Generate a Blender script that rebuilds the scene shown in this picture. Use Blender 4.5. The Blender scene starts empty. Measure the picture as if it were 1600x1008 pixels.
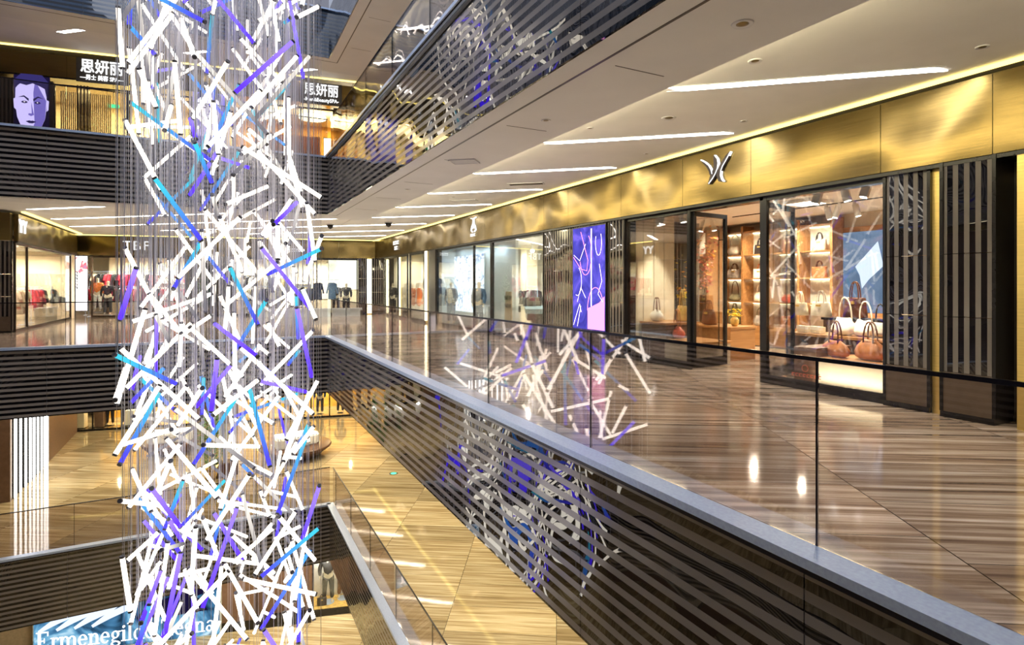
import bpy, bmesh, math, random
from mathutils import Vector, Matrix
R_ = random.Random(7)
PI = math.pi
rad = math.radians
sc = bpy.context.scene
COL = sc.collection
# ------------------------------------------------------------------ camera model
F = 886.0; CXP = 800.0; HYP = 446.0; EYE = 1.6
FX, FY = 0.46237, 0.88669
def ray(px):
    u = (px - CXP) / F
    return FX + u * FY, FY - u * FX
def at_z(px, py, z):
    """point of the horizontal plane z seen at a pixel"""
    d = F * (EYE - z) / (py - HYP); x, y = ray(px)
    return Vector((x * d, y * d, z))
# ------------------------------------------------------------------ materials
MATS = {}
def nt(name):
    m = bpy.data.materials.new(name); m.use_nodes = True
    t = m.node_tree; t.nodes.clear()
    o = t.nodes.new('ShaderNodeOutputMaterial')
    MATS[name] = m
    return m, t, o
def N(t, kind, **kw):
    n = t.nodes.new(kind)
    for k, v in kw.items():
        if k in n.inputs: n.inputs[k].default_value = v
        else: setattr(n, k, v)
    return n
def lk(t, a, ao, b, bi): t.links.new(a.outputs[ao], b.inputs[bi])
def ramp(t, stops):
    r = t.nodes.new('ShaderNodeValToRGB'); e = r.color_ramp.elements
    while len(e) < len(stops): e.new(0.5)
    for i, (p, c) in enumerate(stops): e[i].position = p; e[i].color = (*c, 1)
    return r
def plain(name, col, rough=.5, metal=0.0, var=.12, scale=9.0, bump=0.0, coat=0.0, ior=1.45):
    m, t, o = nt(name)
    p = N(t, 'ShaderNodeBsdfPrincipled', Roughness=rough, Metallic=metal, IOR=ior)
    p.inputs['Coat Weight'].default_value = coat
    tc = N(t, 'ShaderNodeTexCoord'); no = N(t, 'ShaderNodeTexNoise', Scale=scale, Detail=3.0)
    lk(t, tc, 'Object', no, 'Vector')
    a = tuple(c * (1 - var) for c in col); b = tuple(min(1, c * (1 + var)) for c in col)
    r = ramp(t, [(.3, a), (.7, b)]); lk(t, no, 'Fac', r, 'Fac'); lk(t, r, 'Color', p, 'Base Color')
    if bump:
        b_ = N(t, 'ShaderNodeBump', Strength=bump, Distance=.02); lk(t, no, 'Fac', b_, 'Height'); lk(t, b_, 'Normal', p, 'Normal')
    lk(t, p, 'BSDF', o, 'Surface'); return m
def emit(name, col, s):
    m, t, o = nt(name)
    e = N(t, 'ShaderNodeEmission', Strength=s); e.inputs['Color'].default_value = (*col, 1)
    lk(t, e, 'Emission', o, 'Surface'); return m

def brass_mat(name, base, rough, wob, seed=0.0):
    m, t, o = nt(name)
    p = N(t, 'ShaderNodeBsdfPrincipled', Roughness=rough, Metallic=1.0)
    tc = N(t, 'ShaderNodeTexCoord')
    mp = N(t, 'ShaderNodeMapping'); mp.inputs['Scale'].default_value = (.8, .8, 26); mp.inputs['Location'].default_value = (seed, seed, 0)
    lk(t, tc, 'Object', mp, 'Vector')
    no = N(t, 'ShaderNodeTexNoise', Scale=2.0, Detail=5.0); lk(t, mp, 'Vector', no, 'Vector')
    r = ramp(t, [(.25, tuple(c * .8 for c in base)), (.75, base)]); lk(t, no, 'Fac', r, 'Fac'); lk(t, r, 'Color', p, 'Base Color')
    n2 = N(t, 'ShaderNodeTexNoise', Scale=.75, Detail=1.0); lk(t, tc, 'Object', n2, 'Vector')
    b = N(t, 'ShaderNodeBump', Strength=wob, Distance=.22); lk(t, n2, 'Fac', b, 'Height')
    b2 = N(t, 'ShaderNodeBump', Strength=.03, Distance=.01); lk(t, no, 'Fac', b2, 'Height'); lk(t, b, 'Normal', b2, 'Normal')
    lk(t, b2, 'Normal', p, 'Normal')
    lk(t, p, 'BSDF', o, 'Surface'); return m

def striped_glass(name, axis, period, duty, stripe, gap, wob, off=0.0):
    """dark mirror glass printed with bands; axis 2 = horizontal bands, 0/1 = upright bands"""
    m, t, o = nt(name)
    tc = N(t, 'ShaderNodeTexCoord'); sp = N(t, 'ShaderNodeSeparateXYZ'); lk(t, tc, 'Object', sp, 'Vector')
    a = N(t, 'ShaderNodeMath', operation='ADD'); lk(t, sp, axis, a, 0); a.inputs[1].default_value = off + 100 * period
    d = N(t, 'ShaderNodeMath', operation='DIVIDE'); lk(t, a, 0, d, 0); d.inputs[1].default_value = period
    fr = N(t, 'ShaderNodeMath', operation='FRACT'); lk(t, d, 0, fr, 0)
    lt = N(t, 'ShaderNodeMath', operation='LESS_THAN'); lk(t, fr, 0, lt, 0); lt.inputs[1].default_value = duty
    n2 = N(t, 'ShaderNodeTexNoise', Scale=1.0, Detail=.6, Roughness=.3); lk(t, tc, 'Object', n2, 'Vector')
    b = N(t, 'ShaderNodeBump', Strength=wob, Distance=.1); lk(t, n2, 'Fac', b, 'Height')
    p1 = N(t, 'ShaderNodeBsdfPrincipled', Roughness=.012, IOR=1.82); p1.inputs['Base Color'].default_value = (*gap, 1)
    p2 = N(t, 'ShaderNodeBsdfPrincipled', Roughness=.16, IOR=1.7); p2.inputs['Base Color'].default_value = (*stripe, 1)
    lk(t, b, 'Normal', p1, 'Normal'); lk(t, b, 'Normal', p2, 'Normal')
    mx = N(t, 'ShaderNodeMixShader'); lk(t, lt, 0, mx, 0); t.links.new(p1.outputs[0], mx.inputs[1]); t.links.new(p2.outputs[0], mx.inputs[2])
    lk(t, mx, 0, o, 'Surface'); return m

def glass_mat(name, tint, refl=1.0, wob=0.0):
    m, t, o = nt(name)
    tr = N(t, 'ShaderNodeBsdfTransparent'); tr.inputs['Color'].default_value = (*tint, 1)
    g = N(t, 'ShaderNodeBsdfGlossy', Roughness=0.0); g.inputs['Color'].default_value = (1, 1, 1, 1)
    fr = N(t, 'ShaderNodeFresnel', IOR=1.62)
    mu = N(t, 'ShaderNodeMath', operation='MULTIPLY'); lk(t, fr, 0, mu, 0); mu.inputs[1].default_value = refl; mu.use_clamp = True
    if wob:
        tc = N(t, 'ShaderNodeTexCoord'); n2 = N(t, 'ShaderNodeTexNoise', Scale=.8, Detail=1.0); lk(t, tc, 'Object', n2, 'Vector')
        b = N(t, 'ShaderNodeBump', Strength=wob, Distance=.05); lk(t, n2, 'Fac', b, 'Height'); lk(t, b, 'Normal', g, 'Normal')
    mx = N(t, 'ShaderNodeMixShader'); lk(t, mu, 0, mx, 0); t.links.new(tr.outputs[0], mx.inputs[1]); t.links.new(g.outputs[0], mx.inputs[2])
    lk(t, mx, 0, o, 'Surface'); return m

def marble_mat(name, cols, rough):
    """banded travertine tiles laid on the diagonal"""
    m, t, o = nt(name)
    tc = N(t, 'ShaderNodeTexCoord')
    mp = N(t, 'ShaderNodeMapping'); mp.vector_type = 'POINT'; mp.inputs['Rotation'].default_value = (0, 0, rad(32))
    lk(t, tc, 'Object', mp, 'Vector')
    sp = N(t, 'ShaderNodeSeparateXYZ'); lk(t, mp, 'Vector', sp, 'Vector')
    # tile ids: x' runs along the veins, y' across
    def M(op, a, b=None, k=None):
        n = N(t, 'ShaderNodeMath', operation=op)
        t.links.new(a, n.inputs[0])
        if b is not None: t.links.new(b, n.inputs[1])
        if k is not None: n.inputs[1].default_value = k
        return n.outputs[0]
    dx = M('DIVIDE', sp.outputs[0], k=2.35); ix = M('FLOOR', dx); fx = M('FRACT', dx)
    dy = M('DIVIDE', sp.outputs[1], k=.95)
    sh = M('MULTIPLY', ix, k=.37); dy2 = M('ADD', dy, sh); iy = M('FLOOR', dy2); fy = M('FRACT', dy2)
    wn = N(t, 'ShaderNodeTexWhiteNoise', noise_dimensions='2D')
    cb = N(t, 'ShaderNodeCombineXYZ'); t.links.new(ix, cb.inputs[0]); t.links.new(iy, cb.inputs[1]); lk(t, cb, 0, wn, 'Vector')
    o1 = M('MULTIPLY', wn.outputs['Value'], k=37.0)
    y2 = M('ADD', sp.outputs[1], o1)
    c2 = N(t, 'ShaderNodeCombineXYZ'); t.links.new(M('MULTIPLY', sp.outputs[0], k=.42), c2.inputs[0]); t.links.new(M('MULTIPLY', y2, k=12.0), c2.inputs[1])
    t.links.new(o1, c2.inputs[2])
    no = N(t, 'ShaderNodeTexNoise', Scale=1.0, Detail=6.0, Roughness=.62, Distortion=.25); lk(t, c2, 0, no, 'Vector')
    r = ramp(t, [(.28, cols[0]), (.45, cols[1]), (.56, cols[2]), (.72, cols[3])]); lk(t, no, 'Fac', r, 'Fac')
    hv = N(t, 'ShaderNodeHueSaturation'); lk(t, r, 'Color', hv, 'Color')
    t.links.new(M('ADD', M('MULTIPLY', wn.outputs['Value'], k=.5), k=.72), hv.inputs['Value'])
    # thin joints
    j1 = M('LESS_THAN', fx, k=.004); j2 = M('LESS_THAN', fy, k=.008); j = M('MAXIMUM', j1, j2)
    mc = N(t, 'ShaderNodeMix', data_type='RGBA'); t.links.new(j, mc.inputs[0]); t.links.new(hv.outputs[0], mc.inputs[6]); mc.inputs[7].default_value = (.05, .035, .02, 1)
    p = N(t, 'ShaderNodeBsdfPrincipled', Roughness=rough, IOR=1.6); t.links.new(mc.outputs[2], p.inputs['Base Color'])
    b = N(t, 'ShaderNodeBump', Strength=.05, Distance=.01)
    n3 = N(t, 'ShaderNodeTexNoise', Scale=3.0); lk(t, tc, 'Object', n3, 'Vector'); lk(t, n3, 'Fac', b, 'Height'); lk(t, b, 'Normal', p, 'Normal')
    lk(t, p, 'BSDF', o, 'Surface'); return m

def wood_mat(name, a, b, axis=2):
    m, t, o = nt(name)
    tc = N(t, 'ShaderNodeTexCoord'); mp = N(t, 'ShaderNodeMapping')
    s = [9, 9, 9]; s[axis] = .8; mp.inputs['Scale'].default_value = s; lk(t, tc, 'Object', mp, 'Vector')
    no = N(t, 'ShaderNodeTexNoise', Scale=1.5, Detail=4.0, Distortion=.6); lk(t, mp, 'Vector', no, 'Vector')
    r = ramp(t, [(.3, a), (.7, b)]); lk(t, no, 'Fac', r, 'Fac')
    p = N(t, 'ShaderNodeBsdfPrincipled', Roughness=.35); lk(t, r, 'Color', p, 'Base Color'); lk(t, p, 0, o, 'Surface'); return m

def tube_mat(name, c1, c2, s):
    """glowing acrylic rod whose colour runs along its length"""
    m, t, o = nt(name)
    tc = N(t, 'ShaderNodeTexCoord'); sp = N(t, 'ShaderNodeSeparateXYZ'); lk(t, tc, 'Object', sp, 'Vector')
    a = N(t, 'ShaderNodeMath', operation='ADD'); lk(t, sp, 2, a, 0); a.inputs[1].default_value = .5
    r = ramp(t, [(.12, c1), (.88, c2)]); lk(t, a, 0, r, 'Fac')
    e = N(t, 'ShaderNodeEmission', Strength=s); lk(t, r, 'Color', e, 'Color'); lk(t, e, 0, o, 'Surface'); return m

def picture_mat(name, stops, scale, s, dist=1.5):
    """back-lit printed picture"""
    m, t, o = nt(name)
    tc = N(t, 'ShaderNodeTexCoord'); no = N(t, 'ShaderNodeTexNoise', Scale=scale, Detail=3.0, Distortion=dist); lk(t, tc, 'Object', no, 'Vector')
    r = ramp(t, stops); lk(t, no, 'Fac', r, 'Fac'); e = N(t, 'ShaderNodeEmission', Strength=s); lk(t, r, 'Color', e, 'Color'); lk(t, e, 0, o, 'Surface'); return m

GOLDC = (.22, .162, .062)
brass_mat('brass', GOLDC, .27, .8)
brass_mat('brass_dull', (.22, .165, .07), .3, .5, 3.0)
brass_mat('gold_trim', (.9, .68, .24), .5, .15)
plain('ceiling_paint', (.68, .67, .67), .75, var=.05, scale=1.2)
plain('soffit_paint', (.62, .62, .64), .7, var=.04, scale=1.2)
plain('soffit_edge', (.035, .025, .03), .3)
marble_mat('marble', [(.10, .065, .045), (.30, .225, .16), (.52, .44, .355), (.80, .76, .70)], .085)
marble_mat('marble_warm_lit', [(.20, .14, .07), (.36, .27, .15), (.50, .41, .26), (.68, .60, .44)], .05)  # same stone as the camera floor, with warm light put into its colour
STR = (.25, .225, .205); GAP = (.004, .004, .006)
striped_glass('band_glass', 2, .134, .5, STR, GAP, .42)
striped_glass('band_glass_blue', 2, .134, .5, (.035, .07, .13), (.004, .008, .015), .5)
striped_glass('upright_band_glass', 0, .115, .48, (.12, .105, .095), GAP, 1.0)
plain('black_frame', (.012, .011, .011), .25)
plain('bronze_frame', (.07, .05, .035), .3, .8)
plain('dark_base', (.10, .075, .055), .2)
plain('steel', (.56, .70, 1.0), .3, .4, var=.1, scale=40)
plain('handrail_black', (.02, .02, .03), .15, .6)
glass_mat('clear_glass', (.85, .82, .83), .42)
glass_mat('shop_glass', (.95, .96, .95), .5)
glass_mat('upper_glass', (.76, .74, .74), .8, .5)
glass_mat('glass_edge', (.25, .35, .30), 1.0)
emit('lamp_white', (1, .94, .85), 16)
emit('lamp_yellow', (1, .86, .60), 16)
emit('cove_yellow', (1, .76, .20), 2.6)
emit('cove_warm', (1, .86, .50), 24)
emit('led_white', (1, .97, .88), 5)
emit('led_warm', (1, .88, .55), 5)
emit('sign_white', (1, 1, 1), 1.3)
emit('exit_green', (.1, .9, .4), 2)
tube_mat('tube_white', (1, .93, .80), (1, .89, .74), 2.8)
tube_mat('tube_silver', (.16, .15, .17), (.80, .74, .66), 1.2)
tube_mat('tube_blue', (.07, .04, .8), (.05, .25, .75), 1.6)
tube_mat('tube_cyan', (.07, .06, .8), (.05, .48, .62), 1.2)
tube_mat('tube_violet', (.06, .02, .9), (.16, .10, .9), 2.2)
plain('tube_cap', (.10, .10, .12), .3, .3)
plain('wire', (.75, .75, .82), .35, .3)
plain('cream_wall', (.82, .74, .56), .6, var=.05)
plain('white_wall', (.85, .84, .80), .55, var=.04)
plain('cool_wall', (.70, .78, .80), .5, var=.04)
plain('tan_wall', (.50, .40, .28), .6)
plain('brown_wall', (.17, .10, .07), .4)
plain('amber_wall', (.75, .42, .08), .45, var=.25, scale=2)
plain('red_brown', (.42, .13, .03), .4, var=.2, scale=2)
plain('dark_wall', (.05, .045, .04), .3)
plain('grey_curtain', (.17, .155, .14), .8)
plain('beige_panel', (.62, .54, .42), .55, var=.06)
wood_mat('wood', (.30, .135, .045), (.46, .235, .09), 0)
wood_mat('wood_dark', (.09, .04, .018), (.16, .075, .035), 0)
plain('pale_board', (.80, .77, .70), .5)
plain('lit_front', (.72, .64, .50), .5, var=.03)
plain('text_red', (.35, .08, .05), .6)
plain('text_dark', (.05, .04, .04), .6)
plain('leather_tan', (.46, .17, .06), .38, var=.3, scale=6, bump=.5)
plain('leather_brown', (.16, .055, .025), .35, var=.3, scale=6, bump=.4)
plain('leather_cream', (.82, .74, .58), .4, var=.12, scale=8, bump=.4)
plain('leather_white', (.88, .86, .80), .4, var=.1, scale=8, bump=.5)
plain('leather_red', (.50, .07, .03), .35, var=.3, bump=.4)
plain('leather_gold', (.60, .38, .10), .35, var=.3, bump=.4)
plain('leather_black', (.03, .025, .025), .3, var=.3, bump=.3)
plain('leather_olive', (.30, .27, .16), .45, var=.3, bump=.4)
plain('leather_pink', (.62, .32, .26), .45, var=.3, bump=.4)
plain('leather_grey', (.42, .38, .33), .45, var=.3, bump=.4)
for n, c in dict(black=(.02, .02, .025), charcoal=(.07, .07, .08), navy=(.03, .05, .12), denim=(.12, .22, .38), red=(.55, .03, .05), crimson=(.35, .02, .07),
                 pink=(.75, .25, .35), orange=(.75, .20, .04), grey=(.35, .35, .36), white=(.85, .84, .82), cream=(.78, .70, .52), brown=(.20, .10, .05), khaki=(.42, .34, .18), rust=(.50, .16, .05)).items():
    plain('cloth_' + n, c, .85, var=.22, scale=14, bump=.4)
plain('mannequin_skin', (.75, .66, .52), .4)
plain('track_lamp', (.62, .60, .55), .45)
plain('leaf', (.06, .22, .05), .5, var=.5, scale=5)
plain('leaf_red', (.40, .03, .02), .5, var=.5, scale=12)
plain('leaf_orange', (.85, .30, .03), .5, var=.4, scale=12)
plain('petal_yellow', (.85, .55, .03), .5, var=.4, scale=20)
plain('branch', (.12, .07, .04), .7)
plain('bench_wood', (.11, .05, .03), .3)
plain('bench_glow_white', (.93, .96, .97), .35)
plain('gold_pot', (.85, .62, .25), .25, 1.0)
plain('blue_grey_top', (.24, .36, .42), .25)
picture_mat('purple_picture', [(.30, (.05, .04, .32)), (.5, (.09, .08, .55)), (.65, (.20, .14, .8)), (.8, (.06, .05, .4))], 1.6, 1.0)
emit('poster_pink', (1, .32, .62), 1.5)
emit('poster_line', (1, .80, 1), 2.2)
picture_mat('white_blue_picture', [(.35, (.95, 1, 1)), (.5, (.75, .92, 1)), (.58, (.15, .25, .45)), (.64, (.85, .95, 1))], 2.6, 1.9)
picture_mat('denim_picture', [(.35, (.13, .20, .32)), (.5, (.20, .28, .42)), (.65, (.34, .30, .42))], 1.4, .8)
emit('poster_pale', (.72, .82, 1), 1.0)
picture_mat('blue_picture', [(.36, (.01, .03, .06)), (.47, (.05, .16, .30)), (.56, (.14, .36, .55)), (.66, (.5, .7, .8)), (.74, (.02, .06, .12))], .8, 1.0, 1.5)
emit('face_light', (.60, .56, 1), 1.5); emit('face_mid', (.24, .20, .75), 1.0); emit('face_dark', (.05, .04, .20), .6)
emit('face_back', (.015, .01, .05), .6); emit('face_white', (.88, .86, 1), 1.8)
picture_mat('fashion_picture', [(.40, (1, 1, 1)), (.55, (1, .98, .97)), (.60, (.75, .1, .1)), (.66, (.15, .2, .35)), (.72, (1, 1, 1))], 1.7, 1.7, 1.0)
picture_mat('landscape_picture', [(.40, (1, .95, .70)), (.55, (.92, .90, .66)), (.68, (.55, .56, .42))], 1.1, 1.4, .6)
MATS['shop_glass_2'] = MATS['shop_glass']
# ------------------------------------------------------------------ mesh helpers
def nb(): return bmesh.new()
def bx(bm, x0, x1, y0, y1, z0, z1):
    vs = [bm.verts.new(p) for p in ((x0, y0, z0), (x1, y0, z0), (x1, y1, z0), (x0, y1, z0), (x0, y0, z1), (x1, y0, z1), (x1, y1, z1), (x0, y1, z1))]
    for f in ((0, 3, 2, 1), (4, 5, 6, 7), (0, 1, 5, 4), (1, 2, 6, 5), (2, 3, 7, 6), (3, 0, 4, 7)): bm.faces.new([vs[i] for i in f])
    return bm
def box(*a): return bx(nb(), *a)
def prism(bm, pts, z0, z1):
    a = [bm.verts.new((x, y, z0)) for x, y in pts]; b = [bm.verts.new((x, y, z1)) for x, y in pts]
    n = len(pts); bm.faces.new(a[::-1]); bm.faces.new(b)
    for i in range(n): bm.faces.new((a[i], a[(i + 1) % n], b[(i + 1) % n], b[i]))
    return bm
def slab_poly(bm, pts, y0, y1):
    """outline in x,z extruded along y"""
    a = [bm.verts.new((x, y0, z)) for x, z in pts]; b = [bm.verts.new((x, y1, z)) for x, z in pts]
    n = len(pts); bm.faces.new(a); bm.faces.new(b[::-1])
    for i in range(n): bm.faces.new((a[(i + 1) % n], a[i], b[i], b[(i + 1) % n]))
    bmesh.ops.recalc_face_normals(bm, faces=bm.faces)
    return bm
def lathe(bm, prof, n=20, c=(0, 0, 0)):
    rings = []
    for r, z in prof: rings.append([bm.verts.new((c[0] + r * math.cos(2 * PI * i / n), c[1] + r * math.sin(2 * PI * i / n), c[2] + z)) for i in range(n)])
    for a, b in zip(rings, rings[1:]):
        for i in range(n): bm.faces.new((a[i], a[(i + 1) % n], b[(i + 1) % n], b[i]))
    bm.faces.new(rings[0][::-1]); bm.faces.new(rings[-1]); return bm
def tube(bm, pts, r, n=6, r2=None):
    pts = [Vector(p) for p in pts]; rings = []
    for i, p in enumerate(pts):
        d = (pts[min(i + 1, len(pts) - 1)] - pts[max(i - 1, 0)]).normalized()
        a = d.cross(Vector((0, 0, 1)) if abs(d.z) < .9 else Vector((1, 0, 0))).normalized(); b = d.cross(a)
        rr = r if r2 is None else r + (r2 - r) * i / (len(pts) - 1)
        rings.append([bm.verts.new(p + (a * math.cos(2 * PI * k / n) + b * math.sin(2 * PI * k / n)) * rr) for k in range(n)])
    for a, b in zip(rings, rings[1:]):
        for i in range(n): bm.faces.new((a[i], a[(i + 1) % n], b[(i + 1) % n], b[i]))
    bm.faces.new(rings[0][::-1]); bm.faces.new(rings[-1]); return bm
def mesh_of(bm, name, smooth=False):
    me = bpy.data.meshes.new(name); bmesh.ops.recalc_face_normals(bm, faces=bm.faces); bm.to_mesh(me); bm.free()
    if smooth:
        for p in me.polygons: p.use_smooth = True
    return me
def link(name, data, mat=None, parent=None, loc=None, rot=0.0):
    o = bpy.data.objects.new(name, data); COL.objects.link(o)
    if parent is not None: o.parent = parent
    if loc is not None: o.location = loc
    if rot: o.rotation_euler = (0, 0, rot)
    if mat is not None and data is not None:
        if len(data.materials) == 0: data.materials.append(MATS[mat])
        elif data.materials[0] != MATS[mat]:
            o.material_slots[0].link = 'OBJECT'; o.material_slots[0].material = MATS[mat]
    return o
def obj(name, bm, mat, parent=None, smooth=False, loc=None, rot=0.0):
    return link(name, mesh_of(bm, name, smooth), mat, parent, loc, rot)
LABELS = {}
def tag(o, label, cat=None, group=None, kind=None):
    o['label'] = label
    if cat: o['category'] = cat
    if group: o['group'] = group
    if kind: o['kind'] = kind
    LABELS[label] = LABELS.get(label, 0) + 1
    return o
def thing(name, label, cat, loc=(0, 0, 0), rot=0.0, group=None, kind=None):
    o = link(name, None, None, None, loc, rot); o.empty_display_size = .1
    return tag(o, label, cat, group, kind)
def S(name, bm, mat, label, cat='building part', loc=None, rot=0.0):
    return tag(obj(name, bm, mat, None, False, loc, rot), label, cat, None, 'structure')
def sub(o, n, label=None):
    if label: o['label'] = label
    return o
def text_mesh(s, size, depth=.01, bold=0.0, width=None, align='CENTER', shear=0.0):
    cu = bpy.data.curves.new('lettering', 'FONT'); cu.body = s; cu.size = size; cu.extrude = depth; cu.offset = bold
    cu.align_x = align; cu.align_y = 'CENTER'; cu.resolution_u = 2; cu.shear = shear
    o = bpy.data.objects.new('lettering', cu); COL.objects.link(o)
    bpy.context.view_layer.update()
    me = bpy.data.meshes.new_from_object(o.evaluated_get(bpy.context.evaluated_depsgraph_get()))
    bpy.data.objects.remove(o); bpy.data.curves.remove(cu); me.materials.clear()
    me.transform(Matrix.Rotation(PI / 2, 4, 'X'))
    if width and len(me.vertices):
        xs = [v.co.x for v in me.vertices]; k = width / max(1e-6, max(xs) - min(xs)); me.transform(Matrix.Diagonal((k, 1, 1, 1)))
    return me
def marks(w, h, n, seed=0):
    """a row of small unreadable printed marks"""
    bm = nb(); rr = random.Random(seed); p = w / n
    for k in range(n):
        x = -w / 2 + k * p; bx(bm, x + p * .12, x + p * .32, -.004, .004, -h / 2, h / 2); bx(bm, x + p * .33, x + p * .85, -.004, .004, h * (.1 + .2 * rr.random()), h / 2)
        bx(bm, x + p * .33, x + p * .8, -.004, .004, -h / 2, -h * (.2 + .15 * rr.random()))
    return mesh_of(bm, 'marks')
def area(name, loc, size, power, col=(1, .9, .7), rot=(0, 0, 0), sy=None):
    l = bpy.data.lights.new(name, 'AREA'); l.energy = power; l.color = col; l.size = size
    if sy: l.shape = 'RECTANGLE'; l.size_y = sy
    o = bpy.data.objects.new(name, l); COL.objects.link(o); o.location = loc; o.rotation_euler = rot
    return o
def spot(name, loc, target, power, col=(1, .85, .6), ang=50, r=.06):
    l = bpy.data.lights.new(name, 'SPOT'); l.energy = power; l.color = col; l.spot_size = rad(ang); l.spot_blend = .6; l.shadow_soft_size = r
    o = bpy.data.objects.new(name, l); COL.objects.link(o); o.location = loc
    o.rotation_euler = (Vector(target) - Vector(loc)).to_track_quat('-Z', 'Y').to_euler(); return o
# ------------------------------------------------------------------ wall frames
class Frame:
    """origin, heading of the wall (left to right as seen from the void), inward normal = +90 deg"""
    def __init__(s, ox, oy, ang): s.o = (ox, oy); s.a = ang; s.u = (math.cos(ang), math.sin(ang)); s.n = (-math.sin(ang), math.cos(ang))
    def w(s, x, y=0.0, z=0.0): return Vector((s.o[0] + s.u[0] * x + s.n[0] * y, s.o[1] + s.u[1] * x + s.n[1] * y, z))
    def x(s, px, back=0.0):
        """where along the wall a sight line meets it"""
        rx, ry = ray(px); ox = s.o[0] + s.n[0] * back; oy = s.o[1] + s.n[1] * back
        # k*(rx,ry) = o + t*u
        det = rx * (-s.u[1]) + s.u[0] * ry
        k = (ox * (-s.u[1]) + s.u[0] * oy) / det
        return (k * rx - ox) * s.u[0] + (k * ry - oy) * s.u[1]
    def d(s, px, back=0.0):
        t = s.x(px, back); p = s.w(t, back); return p.x * FX + p.y * FY
    def z(s, px, py, back=0.0): return EYE + (HYP - py) * s.d(px, back) / F
FAR = Frame(-6.3, 34.9, math.atan2(31.7 - 34.9, 14.3))          # far shops of this floor and the one below
MID = Frame(-6.6, 25.3, math.atan2(-1.7, 10.6))                 # far shops of the upper floor
LOW = Frame(-5.2, 25.6, math.atan2(-2.4, 8.6))                  # far shops of the lowest floor
RW = Frame(8.0, 40.0, -PI / 2)                                  # right-hand shops, x = 40 - Y, depth = X - 8
LW = Frame(-6.1, 24.8, PI / 2)                                  # left-hand shops beyond the corner
H = 5.62
Z0, Z1, Zm1, Zm2 = 0.0, 5.62, -5.65, -11.35
XW = 8.0
# ================================================================== SETTING
# each gallery: floor level, void edge right, void edge far, soffit level below slab, raised ceiling
def gallery(tagname, z, xe, ye, fz, mat_floor, fascia_mat, n, under=True, xl=-5.7):
    """floor plate round the void with its fascia; fz = how far the fascia drops"""
    far = 42.0
    for (nm, lab, b) in (('right', 'right-hand', (xe, 14, -3, far)), ('far', 'far', (-14, xe, ye, far)), ('left', 'left-hand', (-14, xl, -3, ye))):
        S('floor', box(*b, z - .12, z), mat_floor, f'{lab} walkway floor of polished banded stone, {tagname}', 'floor')
    zs, zc = z - fz, z - fz + .27
    # lowered soffit bands and raised ceiling
    bm = nb(); bx(bm, xe, xe + 1.45, -3, ye + 1.3, zs, z - .13)
    S('ceiling', bm, 'soffit_paint', f'lowered right soffit band beside the void under the {tagname}', 'ceiling')
    bm = nb(); bx(bm, xl, xe - .001, ye, ye + 1.3, zs, z - .13)
    S('ceiling', bm, 'soffit_paint', f'lowered far soffit band across the void under the {tagname}', 'ceiling')
    bm = nb(); bx(bm, xl - 1.3, xl, -3, ye + 1.3, zs, z - .13)
    S('ceiling', bm, 'soffit_paint', f'lowered left soffit band beside the void under the {tagname}', 'ceiling')
    bm = nb(); bx(bm, xe + 1.46, 8.6, -3, far, zc, z - .13); bx(bm, -14, xe + 1.44, ye + 1.31, far, zc, z - .13); bx(bm, -14, xl - 1.31, -3, ye + 1.29, zc, z - .13)
    S('ceiling', bm, 'ceiling_paint', f'raised painted ceiling over the shops under the {tagname}', 'ceiling')
    # grooves in the soffit + dark edge trim
    bm = nb(); bx(bm, xe + .30, xe + .33, -3, ye + .3, zs - .004, zs + .01); bx(bm, xl, xe + .33, ye + .30, ye + .33, zs - .004, zs + .01)
    for k in range(8):
        y = 2.2 + 2.45 * k
        if y < ye: bx(bm, xe + .5, xe + 1.15, y, y + .012, zs - .003, zs + .01)
    S(f'trim_{n}', bm, 'soffit_edge', f'thin dark shadow groove in the soffit under the {tagname}', 'trim')
    # fascia panels
    P = 2.33; i = 0
    bm = nb(); y = 2.18 - P * 3
    while y < ye:
        bx(bm, xe - .03, xe - .002, max(y, -3) + .004, min(y + P, ye) - .004, zs - .02, z - .01); y += P
    S(f'trim_{n + 1}', bm, fascia_mat, f'right fascia of dark banded mirror glass, {tagname}', 'fascia')
    bm = nb(); x = xe - P
    while x > xl - .1:
        bx(bm, max(x, xl) + .004, x + P - .004, ye - .03, ye - .002, zs - .02, z - .01); x -= P
    bx(bm, xl, x + P - .004, ye - .03, ye - .002, zs - .02, z - .01) if x + P - xl > .1 else None
    S(f'trim_{n + 2}', bm, fascia_mat, f'far fascia of dark banded mirror glass, {tagname}', 'fascia')
    bm = nb(); bx(bm, xl + .002, xl + .03, -3, ye, zs - .02, z - .01)
    S(f'trim_{n + 3}', bm, fascia_mat, f'left fascia of dark banded mirror glass, {tagname}', 'fascia')
    return zs, zc

G0 = gallery('camera floor', Z0, 3.12, 18.5, 1.75, 'marble', 'band_glass', 1)
G1 = gallery('upper floor', Z1, 3.12, 18.5, 1.77, 'marble', 'band_glass', 11)
G2 = gallery('top floor', Z1 + H, 3.52, 20.6, 1.67, 'marble', 'band_glass_blue', 21)
Gm = gallery('floor below', Zm1, 3.36, 19.5, 1.87, 'marble_warm_lit', 'band_glass', 31)
S('floor', box(-14, 14, -3, 42, Zm2 - .12, Zm2), 'marble_warm_lit', 'lowest polished stone floor at the foot of the atrium', 'floor')
S('floor', box(-5.7, 3.12, -3, -.05, -.12, 0), 'marble', 'walkway floor under the camera', 'floor')
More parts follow.
